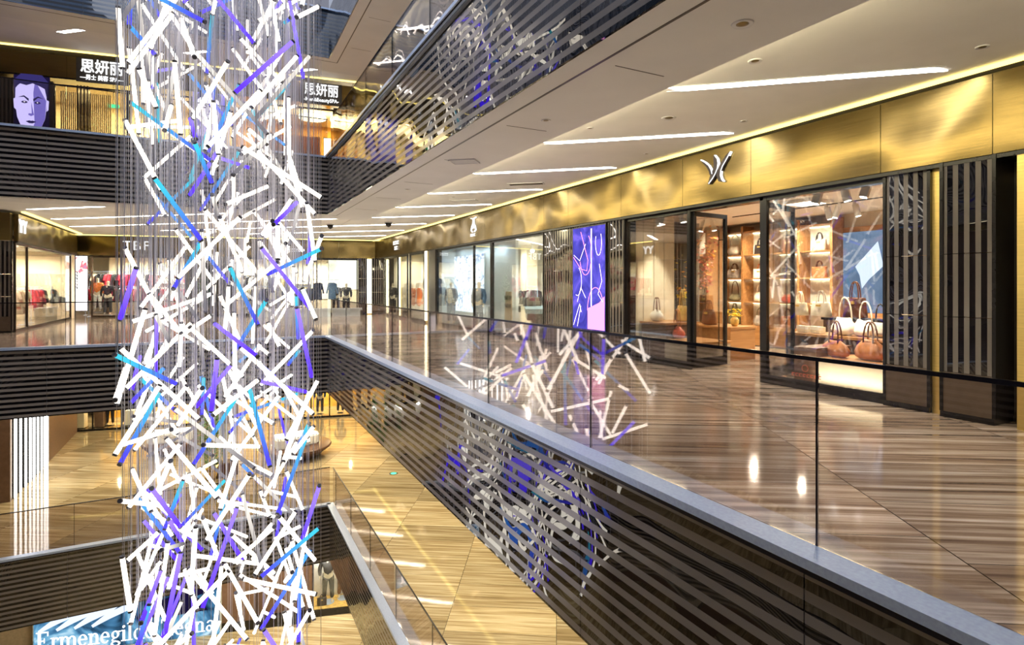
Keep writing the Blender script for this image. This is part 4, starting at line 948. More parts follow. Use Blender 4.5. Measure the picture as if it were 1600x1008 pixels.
t = thing('umbrella', 'open black umbrella on display low in the left shop window', 'umbrella', LW.w(lx_(97, .3), .4, .67), LW.a)
obj('canopy', lathe(nb(), [(.42, .12), (.36, .24), (.22, .36), (.02, .42), (.01, .44)], 10), 'cloth_black', t); obj('shaft', box(-.008, .008, -.008, .008, 0, .40), 'steel', t)
# corner pier at the left edge (three floors)
for z, nm in ((Z0, 'camera floor'),):
    striped_pier(Frame(-10, 24.8, 0), z, 0.0, 3.88, f'wide dark banded pier at the left edge of the view, {nm}', .3, y=-.05)
S('trim_94', box(-10, -6.1, 24.5, 24.78, 3.1, 4.02), 'brass_dull', 'brass sign band over the pier at the left edge', 'sign band')
S('wall_left', box(-10, -6.12, 24.6, 24.8, Zm1, Zm1 + 3.6), 'brown_wall', 'dark brown pier at the left edge one floor below', 'wall')
# ================================================================== SIGNS ON THE BRASS
def sign(label, fr, x, z, parts, y=-.16):
    t = thing('shop_sign', label, 'sign', fr.w(x, y, z), fr.a)
    for nm, me, m, lx, lz in parts:
        o = link(nm, me, m, t); o.location = (lx, -.012, lz)
    return t
# big logo: two crossed curved strokes
def ribbon(pts, ws):
    bm = nb(); L = []; Rr = []
    for i, (x, z) in enumerate(pts):
        a = Vector(pts[max(0, i - 1)]); b = Vector(pts[min(len(pts) - 1, i + 1)]); d = (b - a).normalized(); n = Vector((-d.y, d.x)); w = ws[i]
        L.append((x + n.x * w, z + n.y * w)); Rr.append((x - n.x * w, z - n.y * w))
    slab_poly(bm, L + Rr[::-1], -.03, .03); return bm
def big_logo():
    c0 = rx(1120)
    t = thing('shop_sign', 'large dark curved logo with white edges on the brass band', 'sign', RW.w(c0, -.165, 0), RW.a)
    P = lambda pts: [(RW.x(1080 + a / 14.4, -.16) - c0, RW.z(1080 + a / 14.4, 225 + b / 14.4, -.16)) for a, b in pts]
    for nm, pts, w in (('left_stroke', [(240, 370), (320, 425), (400, 500), (450, 590), (475, 690)], [.006, .022, .03, .03, .03]),
                       ('middle_stroke', [(540, 265), (575, 350), (588, 450), (572, 570), (530, 680), (475, 790), (415, 905)], [.016, .046, .05, .05, .05, .042, .012]),
                       ('right_stroke', [(905, 180), (830, 290), (765, 400), (700, 510), (655, 620), (645, 720), (675, 805), (745, 850)], [.012, .036, .04, .042, .045, .045, .04, .01])):
        q = P(pts); obj(nm, ribbon(q, w), 'text_dark', t)
        e = [(x + ww * .95, z + .004) for (x, z), ww in zip(q, w)]
        o = obj('white_edge', ribbon(e, [.008] * len(e)), 'sign_white', t); o.location = (0, -.006, 0)
big_logo()
t = thing('shop_sign', 'small white crossed-curve logo with tiny lettering on the brass band', 'sign', RW.w(rx(747), -.165, 0), RW.a)
for nm, s in (('left_curve', [(-.22, 3.92), (-.05, 3.9), (.0, 3.75), (-.14, 3.62), (-.2, 3.5), (-.08, 3.44)]), ('right_curve', [(.22, 3.92), (.05, 3.9), (.0, 3.75), (.14, 3.62), (.2, 3.5), (.08, 3.44)]), ('inner_curve', [(-.1, 3.55), (0, 3.9), (.1, 3.55)])):
    obj(nm, ribbon(s, [.016] * len(s)), 'sign_white', t)
o = link('lettering', marks(.42, .09, 6, 1), 'sign_white', t); o.location = (0, -.035, 3.33)
t = thing('shop_sign', 'tiny white two-line lettering near the far end of the brass band', 'sign', RW.w(rx(624), -.165, 0), RW.a)
for s, zz_, w in ((7, 3.70, 1.0), (4, 3.44, .55)):
    o = link('lettering', marks(w, .18, s, s), 'sign_white', t); o.location = (0, -.012, zz_)
t = thing('shop_sign', 'white TBF letters on the far brass band', 'sign', FAR.w(fx(216), -.17, 0), FAR.a)
for ch, q in (('T', -.42), ('B', .0), ('F', .42)):
    o = link('letter', text_mesh(ch, .66, .02, .0), 'sign_white', t); o.location = (q, -.01, 3.58)
t = thing('shop_sign', 'tiny pale lettering on the far brass band right of the light tubes', 'sign', FAR.w(fx(461), -.17, 0), FAR.a)
o = link('lettering', marks(.6, .16, 5, 3), 'sign_white', t); o.location = (0, -.01, 3.5)
t = thing('shop_sign', 'white Y shaped lettering on the left brass band beyond the corner', 'sign', LW.w(max(.4, lx_(24)), -.17, 0), LW.a)
o = link('lettering', text_mesh('YY', .62, .02, .01, width=.9), 'sign_white', t); o.location = (0, -.01, 3.6)
# ================================================================== UPPER FLOOR SPA
mx = MID.x
def mz(px, py): return MID.z(px, py)
def spa_sign(label, px0, px1, top, second, wch, sz):
    x0, x1 = mx(px0), mx(px1); c = (x0 + x1) / 2; w = x1 - x0
    t = thing('shop_sign', label, 'sign', MID.w(c, -.17, Z1), MID.a)
    obj('backing', box(-w / 2, w / 2, -.0, .03, 3.16, 4.02), 'dark_wall', t)
    o = link('lettering', text_mesh(top, sz, .015, .006, width=w * .82), 'sign_white', t); o.location = (0, -.02, 3.70)
    o = link('lettering', text_mesh(second, .2, .01, .003, width=w * .84), 'sign_white', t); o.location = (0, -.02, 3.33)
spa_sign('white spa sign at the left, with SPA in its second line', 122, 202, '思妍丽', '—男士 美容 SPA—', 1, .52)
spa_sign('white spa sign at the right, with BeautySPA in its second line', 470, 534, '思妍丽', '-Men&BeautySPA-', 1, .52)
def face_poster(label, px0, px1, zb, h, light, fz, fh, kw):
    x0, x1 = mx(px0), mx(px1); w = x1 - x0
    t = thing('poster', label, 'poster', MID.w((x0 + x1) / 2, -.12, Z1 + zb), MID.a)
    obj('background', box(-w / 2, w / 2, 0, .08, 0, h), 'face_back' if not light else 'face_mid', t)
    E = lambda cx, cz, a, b, n=20: [(cx + a * math.cos(2 * PI * i / n), cz + b * math.sin(2 * PI * i / n)) for i in range(n)]
    fw = w * kw; L1 = 'face_white' if light else 'face_light'
    P = lambda pts: [(x * fw, fz + z * fh) for x, z in pts]
    def flat(nm, pts, lay, m): obj(nm, slab_poly(nb(), P(pts), -.006 * lay - .003, -.006 * lay + .002), m, t)
    flat('shoulders', [(-1.25 if not light else -1.3, -.30), (-1.1, -.02), (-.5, .12), (.5, .12), (1.1, -.02), (1.25, -.30)] if fz > .4 else [(-.5, .0), (-.5, .15), (.5, .15), (.5, .0)], 1, 'face_mid' if not light else 'face_light')
    flat('face', [(-1, .78), (-1.03, .55), (-.9, .3), (-.6, .12), (-.25, .03), (.25, .03), (.6, .12), (.9, .3), (1.0, .55), (.97, .78), (.5, .95), (-.5, .95)], 2, L1)
    flat('shaded_cheek', [(.25, .93), (.14, .72), (.5, .66), (.95, .60), (.9, .3), (.6, .12), (.25, .03), (.12, .14), (.3, .26), (.42, .42), (.14, .56), (.97, .60), (.97, .78), (.5, .95)][:12], 3, 'face_mid' if not light else 'face_light')
    flat('hair', [(-1.08, .66), (-.98, .80), (-.7, .86), (-.3, .84), (.1, .88), (.55, .84), (.88, .80), (1.02, .64), (1.1, .92), (.7, 1.03), (.1, 1.06), (-.6, 1.04), (-1.1, .92)], 4, 'face_dark')
    for q in (-1, 1):
        flat('eyebrow', [(q * .14, .615), (q * .45, .665), (q * .82, .63), (q * .45, .64), (q * .16, .575)], 5, 'face_dark')
        flat('eye', [(q * .42 + .2 * math.cos(2 * PI * i / 12), .555 + .02 * math.sin(2 * PI * i / 12)) for i in range(12)], 5, 'face_dark')
        flat('eye_glint', [(q * .42 + .05 * math.cos(2 * PI * i / 8), .558 + .008 * math.sin(2 * PI * i / 8)) for i in range(8)], 6, 'face_white')
        flat('ear', [(q * 1.0, .62), (q * 1.14, .6), (q * 1.1, .45), (q * .98, .42)], 1, L1)
    flat('nose', [(.02, .56), (.16, .38), (.2, .35), (.0, .325), (-.18, .345), (-.14, .37), (.05, .37)], 5, 'face_mid')
    flat('mouth', [(-.34, .235), (-.1, .252), (0, .245), (.1, .252), (.34, .235), (.12, .205), (-.12, .205)], 5, 'face_dark')
face_poster('purple lit poster of a man face left of the spa entrance', 24, 79, .3, 3.0, False, .85, 2.05, .44)
face_poster('white lit poster of a man face behind the light tubes', 302, 352, .2, 3.1, True, 1.75, 1.25, .34)
t = hang_poster('violet lit panel right of the amber spa window', MID.w(mx(633), -.1, Z1 + .1), MID.a, mx(654) - mx(612), 2.75, 'purple_picture')
obj('pale_figure', slab_poly(nb(), [(-.2, .1), (-.25, 1.4), (-.1, 2.0), (.1, 2.1), (.2, 1.5), (.3, .1)], -.06, -.053), 'face_light', t)
striped_pier(MID, Z1, mx(-2), mx(22), 'dark banded pier at the left end of the spa front', .3, y=-.1)
fpanel('wall_far', mx(79), mx(85), -.1, Z1, Z1 + 3.1, 'dark_wall', 'dark upright beside the purple poster', fr=MID, th=.1)
glazing(MID, Z1, [mx(85), mx(122), mx(138), mx(200)], 'amber spa window with upright fins below the left spa sign')
bm = nb()
for k in range(4): bx(bm, mx(122) + k * .1, mx(122) + k * .1 + .035, -.12, .1, Z1, Z1 + 3.05)
S('trim_95', bm, 'bronze_frame', 'row of dark upright fins below the left spa sign', 'screen', MID.w(0, 0, 0), MID.a)
glazing(MID, Z1, [mx(201), mx(250), mx(300)], 'amber spa window between the left sign and the white poster')
glazing(MID, Z1, [mx(353), mx(400), mx(470), mx(521)], 'amber spa window with glowing ring lamps')
fpanel('wall_far', mx(521), mx(532), -.1, Z1, Z1 + 3.1, 'bronze_frame', 'bronze upright right of the spa doorway', fr=MID, th=.2)
glazing(MID, Z1, [mx(533), mx(570), mx(608)], 'amber spa window beyond the upper glass railing')
fpanel('wall_far', mx(656), mx(656) + 5, -.1, Z1, Z1 + 3.1, 'dark_wall', 'dark wall at the right end of the spa front', fr=MID, th=.1)
fpanel('wall_far', -1, 6.8, 3.0, Z1, Z1 + 3.25, 'cream_wall', 'softly lit cream back wall of the spa', fr=MID)
fpanel('wall_far', 6.8, 14.5, 3.4, Z1, Z1 + 3.25, 'amber_wall', 'amber back wall of the spa', fr=MID)
fpanel('wall_far', mx(398), mx(500), 1.6, Z1, Z1 + 2.3, 'red_brown', 'red brown screen wall inside the spa', fr=MID)
fpanel('ceiling', -1, 14.5, .05, Z1 + 3.22, Z1 + 3.32, 'cream_wall', 'cream ceiling of the spa', 'ceiling', fr=MID, th=3.6)
bm = nb()
for k in range(26): bx(bm, mx(86) + k * .06, mx(86) + k * .06 + .03, .45, .5, Z1 + .05, Z1 + 2.95)
o = obj('curtain', bm, 'tan_wall', None, False, MID.w(0, 0, 0), MID.a); tag(o, 'tan slatted blind in the left spa window', 'blind')
for k, (px, lab) in enumerate(((430, 'left glowing ring lamp on the spa ceiling'), (488, 'middle glowing ring lamp on the spa ceiling'), (537, 'right glowing ring lamp on the spa ceiling'))):
    t = thing('ring_lamp', lab, 'ceiling lamp', MID.w(mx(px, 1.3), 1.3, Z1 + 3.03), 0, 'ring lamps in the spa'); obj('shade', lathe(nb(), [(.45, -.06), (.55, -.05), (.55, .03), (.4, .05)], 24), 'led_warm', t, True); obj('stem', box(-.02, .02, -.02, .02, .05, .17), 'track_lamp', t)
t = thing('lit_door_panel', 'yellow lit spa door drawn as a glowing upright panel', 'lit door', MID.w(mx(512), .9, Z1), MID.a); obj('panel', box(-.14, .14, 0, .03, .05, 2.1), 'led_warm', t); obj('backing', box(-.17, .17, .031, .08, 0, 2.15), 'gold_trim', t)  # a lit door, no lamp: its light is drawn as an emitting panel
t = thing('armchair', 'rounded golden armchair in the spa window', 'armchair', MID.w(mx(436, .9), .9, Z1), MID.a)
obj('seat', lathe(nb(), [(.3, .1), (.36, .15), (.38, .4), (.34, .45)], 18), 'leather_gold', t, True)
bm = nb(); pts = [(.36 * math.cos(a), .36 * math.sin(a)) for a in [rad(-20 + 220 * k / 12) for k in range(13)]]; pts += [(x * 1.25, y * 1.25) for x, y in reversed(pts)]; prism(bm, pts, .15, .85); obj('backrest', bm, 'leather_gold', t)
t = thing('exit_sign', 'small green lit sign hanging inside the left spa window', 'sign', MID.w(mx(168), .6, Z1 + 2.55), MID.a); obj('box', box(-.18, .18, 0, .04, 0, .12), 'exit_green', t); obj('rod', box(-.01, .01, .01, .03, .121, .6), 'black_frame', t)
area('spa_light', MID.w(2.6, 1.6, Z1 + 3.15), 1.6, 330, (1, .78, .32), sy=5).rotation_euler = (0, 0, MID.a + PI / 2)
area('spa_light', MID.w(9.0, 1.8, Z1 + 3.15), 1.6, 480, (1, .72, .22), sy=7).rotation_euler = (0, 0, MID.a + PI / 2)
area('spa_wall_wash', MID.w(3.5, 2.6, Z1 + 1.9), .2, 60, (1, .78, .25), (rad(90), 0, MID.a), sy=.2)
# ================================================================== FLOOR BELOW, FAR SHOPS
fpanel('wall_far', 0, 15, 3.0, Zm1, Zm1 + 3.25, 'amber_wall', 'golden back wall of the far shops one floor below')
fpanel('ceiling', 0, 15, .05, Zm1 + 3.2, Zm1 + 3.3, 'white_wall', 'ceiling of the far shops one floor below', 'ceiling', th=3)
glazing(FAR, Zm1, [.05, fx(145), fx(190), fx(240), fx(300)], 'left far shop window one floor below with cream seats')
glazing(FAR, Zm1, [fx(372), fx(420), fx(438), fx(486), fx(515), fx(556)], 'right far shop window one floor below with dark frames')
fpanel('wall_far', fx(300), fx(372), -.1, Zm1, Zm1 + 3.1, 'brown_wall', 'brown pier between the far shops one floor below', th=.3)
lamps(FAR.w(4 - 3.3, 1.5, Zm1 + 3.12), FAR.w(4 + 3, 1.5, Zm1 + 3.12), 4, 520, (1, .84, .5))
lamps(FAR.w(11 - 3.3, 1.5, Zm1 + 3.12), FAR.w(11 + 3, 1.5, Zm1 + 3.12), 4, 520, (1, .84, .5))
for k, (px, c, lab) in enumerate(((127, 'cream_wall', 'cream pedestal at the left end of the lower far window'), (157, 'brown_wall', 'brown pedestal in the lower far window'), (204, 'white_wall', 'white pedestal right of the cream chairs'), (222, 'white_wall', 'white pedestal near the middle of the lower far window'), (240, 'cream_wall', 'low cream pedestal left of the brown pier'))):
    p = FAR.w(fx(px, .8), .8, Zm1); t = thing('pedestal', lab, 'pedestal', p, FAR.a); hgt = [.9, 1.1, .8, .9, .6][k]
    obj('column', box(-.2, .2, -.2, .2, .05, hgt), c, t); obj('plinth_foot', box(-.24, .24, -.24, .24, 0, .049), 'black_frame', t)
for k, (px, c) in enumerate(((104, 'black'), (172, 'cream'), (196, 'brown'), (395, 'grey'), (450, 'black'), (472, 'cream'), (500, 'navy'), (532, 'brown'))):
    mannequin(f'mannequin in {c} clothes in the lower far window, ' + ['at its far left', 'beside the brown pedestal', 'left of the white pedestal', 'just right of the brown pier', 'behind the left dark frame', 'between the dark frames', 'behind the blue parcel', 'at its right end'][k], FAR.w(fx(px, 1.0), 1.0, Zm1), FAR.a, 'cloth_' + c, 'cloth_black', grp=None)
# light fins on the left wall one floor below
S('wall_left', box(0, 10, .06, .2, Zm1, Zm1 + 3.6), 'dark_wall', 'dark left wall behind the white light fins one floor below', 'wall', LW.w(0, 0, 0), LW.a)
S('wall_left', box(lx_(76), 10, .0, .05, Zm1, Zm1 + 3.6), 'brown_wall', 'brown stone wall right of the white light fins', 'wall', LW.w(0, 0, 0), LW.a)
for k, px in enumerate((23, 31, 39, 46, 52, 58, 64, 69, 73)):
    t = thing('light_fin', f'upright white light fin on the lower left wall, {ORD[k]} from the left', 'wall light', LW.w(max(.1, lx_(px)), .0, Zm1), LW.a, 'white light fins')
    w = .12 if k in (0, 4) else .07
    obj('lamp', box(-w / 2, w / 2, -.05, .0, .02, 3.5), 'led_white', t); obj('housing', box(-w / 2 - .03, w / 2 + .03, .001, .055, .0, 3.55), 'black_frame', t)
# round benches, plant, floor marker
def bench(label, px, py, r, cr, seed, ang):
    p = at_z(px, py, Zm1)
    t = thing('round_bench', label, 'bench', p); 
    obj('base', lathe(nb(), [(r * .62, 0), (r * .72, .1), (r * .96, .36), (r, .42)], 40), 'bench_wood', t, True)
    obj('seat', lathe(nb(), [(r, .421), (r * 1.0, .47), (r * .97, .49), (r * .5, .49)], 40), 'bench_wood', t, True)
    q = thing('glass_planter', ('long pale glowing glass block on the wide right bench' if px > 400 else 'pale glowing glass block on the smaller left bench'), 'glass block', (p.x, p.y, p.z + .491), ang)
    bm = nb(); prism(bm, [(-cr, -cr * .5), (-cr * .6, -cr * .62), (cr * .8, -cr * .55), (cr, -cr * .2), (cr * .9, cr * .5), (-cr * .8, cr * .55)], 0, .42)
    bmesh.ops.bevel(bm, geom=list(bm.edges), offset=.05, segments=2, affect='EDGES'); obj('block', bm, 'bench_glow_white', q)
    obj('light_rim', box(-cr * .8, cr * .8, -cr * .45, cr * .45, .4, .43), 'led_white', q)
    bm = nb(); rr = random.Random(seed)
    for _ in range(5):
        a = rr.uniform(0, 6); tube(bm, [(rr.uniform(-.5, .5) * cr, -cr * .63, .1), (rr.uniform(-.3, .3) * cr, -cr * .64, .25), (rr.uniform(-.5, .5) * cr, -cr * .6, .36)], .012, 5)
    obj('vein', bm, 'tan_wall', q)
bench('wide round dark bench at the right, in front of the far shops one floor below', 462, 712, 1.45, .95, 1, .2)
bench('smaller round dark bench at the left, in front of the far shops one floor below', 268, 706, 1.15, .85, 2, -.1)
def potted(label, p, h, r, n, pot='gold_pot', seed=1, ph=.55, pr=.26):
    t = thing('potted_plant', label, 'plant', p); rr = random.Random(seed)
    obj('pot', lathe(nb(), [(pr * .85, 0), (pr, ph), (pr * .92, ph), (pr * .88, ph - .05)], 20), pot, t, True)
    bm = nb(); tube(bm, [(0, 0, ph - .05), (0, 0, h * .8)], .03, 6, .01); obj('stem', bm, 'branch', t)
    bm = nb()
    for _ in range(n):
        a = rr.uniform(0, 2 * PI); q = rr.uniform(0, 1); zc = ph + (h - ph) * q; rad_ = r * math.sin(PI * min(1, .15 + q * .85)) * rr.uniform(.3, 1)
        c = Vector((rad_ * math.cos(a), rad_ * math.sin(a), zc)); u = Vector((math.cos(a), math.sin(a), rr.uniform(-.2, .8))).normalized() * .14; v = Vector((-math.sin(a), math.cos(a), 0)) * .03
        bm.faces.new([bm.verts.new(c + w) for w in (-u * .4, v, u, -v)])
    obj('leaves', bm, 'leaf', t)
potted('leafy green tree in a golden pot between the two round benches', at_z(331, 748, Zm1), 2.7, .55, 900)
potted('tall green plant before the wide banded pier on the camera floor', FAR.w(fx(326), -.9, 0), 2.3, .5, 700, 'dark_base', 3, .5, .3)
t = thing('planter_box', 'square dark brown planter box beside the golden pot', 'planter', at_z(352, 742, Zm1), .3); obj('box', box(-.38, .38, -.3, .3, 0, .5), 'bench_wood', t); obj('soil', box(-.34, .34, -.26, .26, .5, .51), 'branch', t)
p = at_z(615, 740, Zm1); t = thing('floor_marker', 'small round green exit marker set in the floor below', 'floor sign', p); obj('disc', lathe(nb(), [(.17, 0), (.17, .006)], 24), 'text_dark', t); obj('green_face', lathe(nb(), [(.11, .006), (.11, .01)], 20), 'exit_green', t)
for k, (px, w, lab) in enumerate(((455, 4.0, 'long low pale glass bench before the far shop windows'), (541, 1.6, 'short low pale glass bench near the far corner'))):
    t = thing('low_bench', lab, 'bench', FAR.w(fx(px, -2), -2, 0), FAR.a); obj('seat', box(-w / 2, w / 2, -.2, .2, .32, .42), 'cool_wall', t); obj('base', box(-w / 2 + .1, w / 2 - .1, -.15, .15, 0, .319), 'cool_wall', t)
# ---- serif capitals and small letters for the hoarding
def serif_mesh(word, height, width):
    polys = []; x = 0.0
    def R(a, b, c, d): polys.append([(x + a, c), (x + b, c), (x + b, d), (x + a, d)])
    def st(a, z0, z1, w=.12): R(a, a + w, z0, z1)
    def sf(a, z, w=.3): R(a + .06 - w / 2, a + .06 + w / 2, z, z + .045)
    def ring(cx, cz, rx_, rz, t0=0, t1=360, tk=.11, tn=.045):
        n = 18
        for i in range(n):
            a, b = rad(t0 + (t1 - t0) * i / n), rad(t0 + (t1 - t0) * (i + 1) / n)
            polys.append([(x + cx + rx_ * math.cos(a), cz + rz * math.sin(a)), (x + cx + rx_ * math.cos(b), cz + rz * math.sin(b)),
                          (x + cx + (rx_ - tk) * math.cos(b), cz + (rz - tn) * math.sin(b)), (x + cx + (rx_ - tk) * math.cos(a), cz + (rz - tn) * math.sin(a))])
    for ch in word:
        if ch == 'E': st(.1, 0, 1, .15); R(0, .66, 0, .05); R(0, .66, .95, 1); R(.1, .46, .48, .53); R(.61, .66, 0, .25); R(.61, .66, .76, 1); R(.42, .46, .38, .64); x += .78
        elif ch == 'Z': R(.02, .68, .94, 1); R(0, .70, 0, .055); R(.02, .07, .76, 1); R(.65, .70, 0, .24); polys.append([(x + .0, .04), (x + .2, .04), (x + .68, .96), (x + .48, .96)]); x += .78
        elif ch == 'r': st(.08, 0, .62); sf(.08, 0); R(0, .1, .575, .62); ring(.30, .42, .17, .2, 20, 150); x += .46
        elif ch == 'n': st(.08, 0, .62); sf(.08, 0); R(0, .1, .575, .62); st(.42, 0, .42); sf(.42, 0); ring(.34, .42, .2, .2, 0, 165); x += .66
        elif ch == 'm': st(.08, 0, .62); sf(.08, 0); R(0, .1, .575, .62); st(.42, 0, .42); sf(.42, 0); ring(.34, .42, .2, .2, 0, 165); st(.78, 0, .42); sf(.78, 0); ring(.70, .42, .2, .2, 0, 165); x += 1.02
        elif ch == 'e': ring(.27, .31, .25, .32, 0, 320); R(.1, .5, .32, .365); x += .58
        elif ch == 'o': ring(.28, .31, .27, .32); x += .62
        elif ch == 'd': ring(.27, .31, .25, .32); st(.42, 0, 1); R(.34, .44, .955, 1); R(.5, .62, 0, .045); x += .66
        elif ch == 'g': ring(.26, .42, .22, .21); ring(.27, -.1, .27, .15); R(.4, .56, .55, .6); ring(.22, .12, .16, .1, 90, 300, .06); x += .6
        elif ch == 'i': st(.08, 0, .62); sf(.08, 0); R(0, .1, .575, .62); ring(.14, .82, .075, .075, 0, 360, .075, .075); x += .34
        elif ch == 'l': st(.08, 0, 1); sf(.08, 0); R(0, .1, .955, 1); x += .34
        elif ch == 'a': st(.36, .05, .46); ring(.22, .17, .2, .18); ring(.27, .44, .21, .19, 0, 160); R(.4, .56, 0, .045); x += .58
        else: x += .3
    bm = nb()
    for k, p in enumerate(polys):
        p = [(q[0] / x * width - width / 2, q[1] * height) for q in p]
        vs = [bm.verts.new((a, -.0005 * (k % 3), c)) for a, c in p]
        try: bm.faces.new(vs)
        except ValueError: pass
    g = bmesh.ops.extrude_face_region(bm, geom=bm.faces[:]); bmesh.ops.translate(bm, verts=[v for v in g['geom'] if isinstance(v, bmesh.types.BMVert)], vec=(0, .03, 0))
    return mesh_of(bm, 'lettering')
# ================================================================== LOWEST FLOOR
lw = LOW.x
def lz(px, py, b=0.0): return LOW.z(px, py, b)
x0, x1 = lw(66), lw(349); W = x1 - x0
t = thing('light_box', 'wide blue and white lit shop hoarding lettered in white on the lowest floor', 'light box', LOW.w((x0 + x1) / 2, -.5, Zm2), LOW.a)
obj('picture', box(-W / 2, W / 2, 0, .02, .06, 2.15), 'blue_picture', t); obj('frame', box(-W / 2 - .04, W / 2 + .04, .021, .4, .0, 2.2), 'cool_wall', t)
o = link('lettering', serif_mesh('Ermenegildo Zegna', .62, W * .96), 'sign_white', t); o.location = (.0, -.10, .26)
obj('dark_shoe_shape', slab_poly(nb(), [(.2, .95), (.5, 1.3), (1.3, 1.62), (2.1, 1.95), (2.7, 2.0), (2.9, 1.75), (2.2, 1.55), (2.6, 1.0), (1.4, .92)], -.02, -.004), 'face_back', t)
for k in range(4):
    q = -W / 2 + .15 + k * .55
    obj('white_stripe', ribbon([(q, .85), (q + .5, 1.15), (q + 1.1, 1.4), (q + 1.7, 1.85), (q + 2.0, 2.08)], [.05, .11, .12, .11, .05]), 'poster_pale', t).scale = (1, .3, 1)
fpanel('wall_far', x1, lw(400), -.35, Zm2, Zm2 + 3.05, 'brown_wall', 'brown wall right of the lettered hoarding on the lowest floor', fr=LOW, th=.3)
fpanel('wall_far', lw(400), lw(488), -.05, Zm2, Zm2 + 3.05, 'brown_wall', 'brown wall left of the bright mannequin window', fr=LOW, th=.2)
fpanel('baseboard_far', x1, lw(488), -.37, Zm2, Zm2 + .35, 'black_frame', 'black skirting below the brown wall on the lowest floor', 'baseboard', fr=LOW, th=.33)
fpanel('wall_far', lw(546), 15, -.05, Zm2, Zm2 + 3.05, 'dark_wall', 'dark wall right of the bright mannequin window', fr=LOW, th=.2)
fpanel('wall_far', -6, x0, -.05, Zm2, Zm2 + 3.05, 'tan_wall', 'tan wall left of the lettered hoarding', fr=LOW, th=.2)
glazing(LOW, Zm2, [lw(489), lw(545)], 'bright mannequin window on the lowest floor', base=.25)
a, b = lw(489, 1), lw(545, 1)
fpanel('wall_far', a - .5, b + 1.2, 1.0, Zm2, Zm2 + 3, 'white_wall', 'white backdrop of the lowest mannequin window', fr=LOW)
fpanel('floor', a - .5, b + 1.2, .05, Zm2, Zm2 + .26, 'leather_gold', 'golden raised floor of the lowest mannequin window', 'floor', fr=LOW, th=.95)
mannequin('tall mannequin in a charcoal coat and trousers in the lowest window', LOW.w(lw(513, .5), .5, Zm2 + .27), LOW.a, 'cloth_charcoal', 'cloth_black', s=1.15)
mannequin('mannequin in dark clothes half hidden at the right of the lowest window', LOW.w(lw(536, .7), .7, Zm2 + .27), LOW.a, 'cloth_black', 'cloth_brown', s=1.1)
handbag('black bag beside the tall mannequin in the lowest window', LOW.w(lw(503, .3), .3, Zm2 + .27) , LOW.a, 'box', .36, .3, .12, 'leather_black', .12, 'leather_black')
area('lowest_window_light', LOW.w((a + b) / 2, .5, Zm2 + 2.9), .8, 130, (1, .93, .78), sy=1.6)
cv = cove(box(lw(350), lw(545), -.3, -.22, Zm2 + 3.0, Zm2 + 3.06), 'cove_yellow', 'yellow cove light above the brown wall on the lowest floor'); cv.location = (*LOW.o, 0); cv.rotation_euler = (0, 0, LOW.a)
# ================================================================== HANGING LIGHT TUBES
def tube_unit(L, r=.029):
    bm = nb(); lathe(bm, [(r, -.5), (r, .5)], 10)
    me = mesh_of(bm, 'tube', True); return me
TUBE = {}
for m in ('tube_white', 'tube_silver', 'tube_blue', 'tube_cyan', 'tube_violet'):
    TUBE[m] = tube_unit(1); TUBE[m].materials.append(MATS[m])
CAP = mesh_of(lathe(nb(), [(.0305, -.014), (.0305, .014)], 10), 'end_cap'); CAP.materials.append(MATS['tube_cap'])
bm = nb(); tube(bm, [(0, 0, 0), (0, 0, 1)], .003, 3); WIRE = mesh_of(bm, 'suspension_wire'); WIRE.materials.append(MATS['wire'])
X0, X1, YN, YF, ZT = -1.13, 1.36, 8.6, 13.6, 13.5
rt = random.Random(42)
def proj(p):
    d = p.x * FX + p.y * FY; r = p.x * FY - p.y * FX
    return CXP + F * r / d, HYP - F * (p.z - EYE) / d, d
cand = []
tries = 0
while len(cand) < 430 and tries < 20000:
    tries += 1
    # crowd the faces of the box a little, as the sculpture's outline is crisp
    x = rt.uniform(X0, X1); y = YN + (YF - YN) * rt.random() ** 1.15
    if rt.random() < .28: x = rt.choice((X0, X1)) + rt.uniform(-.05, .05)
    z = rt.uniform(-8.3, 8.8)
    L = rt.choice((.5, .75, .95, 1.1, 1.1, 1.25, 1.4))
    th = rad(rt.choice((rt.uniform(4, 28), rt.uniform(22, 52), rt.uniform(28, 58), rt.uniform(28, 58), rt.uniform(50, 78)))); az = rt.uniform(0, 2 * PI)
    dv = Vector((math.sin(th) * math.cos(az), math.sin(th) * math.sin(az), math.cos(th)))
    c = Vector((x, y, z)); e1, e2 = c + dv * L / 2, c - dv * L / 2
    e = max(abs(e1.x - c.x), 0)
    c.x = min(max(c.x, X0 + e), X1 - e) if X1 - X0 > 2 * e else (X0 + X1) / 2
    c.y = min(max(c.y, YN + abs(e1.y - y)), YF)
    px, py, d = proj(c)
    if py < -70 or py > 1085: continue
    if 165 < px < 255 and 335 < py < 425: continue
    if any((c - q[0]).length < .24 for q in cand): continue
    m = rt.choices(('tube_white', 'tube_silver', 'tube_blue', 'tube_cyan', 'tube_violet'), (70, 8, 6, 8, 9))[0]
    cand.append((c, dv, L, m, px, py, d))
cand.sort(key=lambda q: q[6])
cname = {'tube_white': 'white', 'tube_silver': 'silvery', 'tube_blue': 'blue', 'tube_cyan': 'cyan', 'tube_violet': 'violet'}
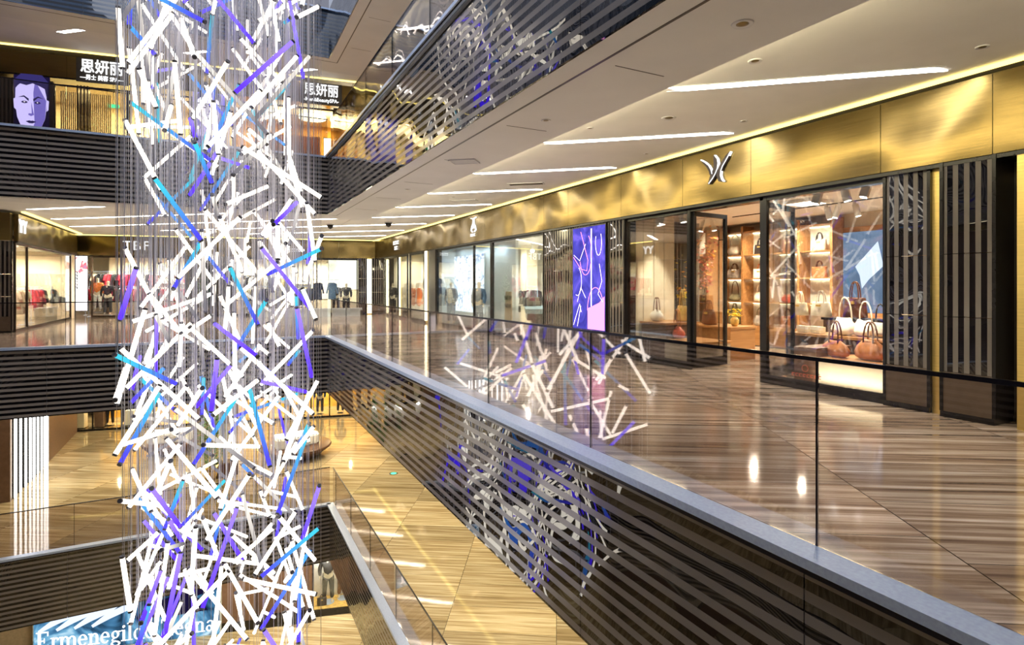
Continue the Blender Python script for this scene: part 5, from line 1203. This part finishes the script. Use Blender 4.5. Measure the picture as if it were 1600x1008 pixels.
def describe(q):
    c, dv, L, m, px, py, d = q
    a = proj(c + dv * L / 2); b = proj(c - dv * L / 2); ang = math.degrees(math.atan2(a[0] - b[0], -(a[1] - b[1])))  # 0 = upright, + leans right at top
    if ang > 90: ang -= 180
    if ang < -90: ang += 180
    sd = 'right' if ang > 0 else 'left'
    lean = 'standing upright' if abs(ang) < 8 else ('lying flat' if abs(ang) > 72 else (f'leaning slightly {sd}' if abs(ang) < 30 else f'slanting {sd}'))
    ln = 'short' if L < .8 else 'long'
    hz = [(70, 'at the top'), (140, 'by the spa signs'), (230, 'by the spa windows'), (320, 'by the upper fascia'), (400, 'by the TBF sign'), (480, 'by the far windows'), (545, 'by the far railing'),
          (630, 'by the far fascia'), (700, 'by the benches'), (780, 'under the benches'), (860, 'by the lower railing'), (930, 'by the lower fascia'), (2000, 'at the bottom')]
    hh = next(t for lim, t in hz if py < lim)
    cc = 'left edge' if px < 240 else 'left half' if px < 330 else 'right half' if px < 430 else 'right edge'
    return f'{ln} {cname[m]} tube {lean}, {hh}, {cc}'
descs = {}
for q in cand[:300]: descs.setdefault(describe(q), []).append(q)
for dsc, qs in descs.items():
    qs.sort(key=lambda q: q[5])
    for i, q in enumerate(qs):
        lab = dsc if len(qs) == 1 else dsc + (', ' + (('upper one', 'lower one') if len(qs) == 2 else ('highest', 'middle one', 'lowest') if len(qs) == 3 else [ORD[k] + ' down' for k in range(len(qs))])[i])
        c, dv, L, m, px, py, d = q
        t = thing('light_tube', lab, 'light tube', c, 0, 'tubes of the hanging light sculpture')
        rot = dv.to_track_quat('Z', 'Y').to_euler()
        tb = o = link('tube', TUBE[m], None, t); o.rotation_euler = rot; o.scale = (1, 1, L)
        for s in (-1, 1):
            o = link('end_cap', CAP, None, tb); o.location = (0, 0, s * .5); o.scale = (1, 1, 1 / L)
            o = link('suspension_wire', WIRE, None, t); o.location = dv * (s * L * .46); o.scale = (1, 1, ZT - .02 - (c.z + dv.z * s * L * .46))
for m in TUBE:
    rest = [q for q in cand[300:] if q[3] == m]
    if not rest: continue
    bm = nb(); bw = nb()
    for c, dv, L, _, px, py, d in rest:
        tube(bm, [c - dv * L / 2, c + dv * L / 2], .029, 8)
        for s in (-1, 1): e = c + dv * (s * L * .46); tube(bw, [e, (e.x, e.y, ZT)], .003, 3)
    o = obj('light_tube', bm, m, None, True); tag(o, f'rear {cname[m]} light tubes deep inside the hanging sculpture', 'light tubes', None, 'stuff')
    obj('suspension_wire', bw, 'wire', o)
S('ceiling', box(X0 - .3, X1 + .3, YN - .3, YF + .3, ZT, ZT + .1), 'soffit_paint', 'square ceiling plate that carries all the tube wires', 'ceiling')
# ================================================================== LIGHT
w = bpy.data.worlds.new('World'); sc.world = w; w.use_nodes = True
bg = w.node_tree.nodes['Background']; bg.inputs['Color'].default_value = (.62, .68, .85, 1); bg.inputs['Strength'].default_value = .45
# lamps in the walkway ceilings that light floors and sign bands
def down(x, y, z, p, col=(1, .86, .62), s=.5, sy=2.0): area('walkway_light', (x, y, z), s, p, col, sy=sy)
for y in (.5, 3.5, 6.5, 9.5, 12.5, 15.5, 18.5, 21.5, 24.5):
    for zz_, pw, c_ in ((G1[1], 230, (1, .93, .80)), (G0[1], 230, (1, .88, .62)), (G2[1], 110, (1, .93, .82))): spot('ceiling_lamp', (5.4, y, zz_ - .03), (5.3, y, zz_ - 5), pw, c_, 125, .07)
for x in (-4.5, -1.5, 1.5):
    for y in (21.5, 25.5, 29): spot('ceiling_lamp', (x, y, G1[1] - .03), (x, y, 0), 200, (1, .92, .76), 130, .07)
for x in (-4, 0, 4): down(x, 25, G0[1] - .03, 90, (1, .86, .56), 1.5, 4); down(x, 21.5, Gm[1] - .03, 120, (1, .86, .55))
for x, y in ((-4, 5), (0, 14), (-3, 12)): area('lowest_hall_light', (x, y, Gm[0] - .2), 2, 120, (1, .85, .5))
for y in (4, 12, 20): area('left_gallery_light', (-8, y, 3.8), 1, 12, (1, .85, .55)); area('left_gallery_light', (-8, y, -1.9), 1, 25, (1, .8, .45))
area('atrium_top_fill', (-1, 9, 15.5), 8, 900, (.80, .86, 1), sy=16)  # soft fill added overhead, out of view; no skylight is built there
# ================================================================== CAMERA
cam = bpy.data.cameras.new('camera'); co = bpy.data.objects.new('camera', cam); COL.objects.link(co)
co.location = (0, 0, EYE); co.rotation_euler = (rad(90), 0, -math.atan2(FX, FY))
cam.sensor_width = 36; cam.lens = F / 1600 * 36; cam.shift_y = -(504 - HYP) / 1600; cam.clip_start = .05; cam.clip_end = 200
sc.camera = co
sc.view_settings.view_transform = 'Standard'; sc.view_settings.look = 'None'; sc.view_settings.gamma = 1; sc.view_settings.use_curve_mapping = False
sc.view_settings.exposure = 0.4
dup = [k for k, v in LABELS.items() if v > 1]
print('DUP LABELS', dup[:20], 'tubes', len(cand))
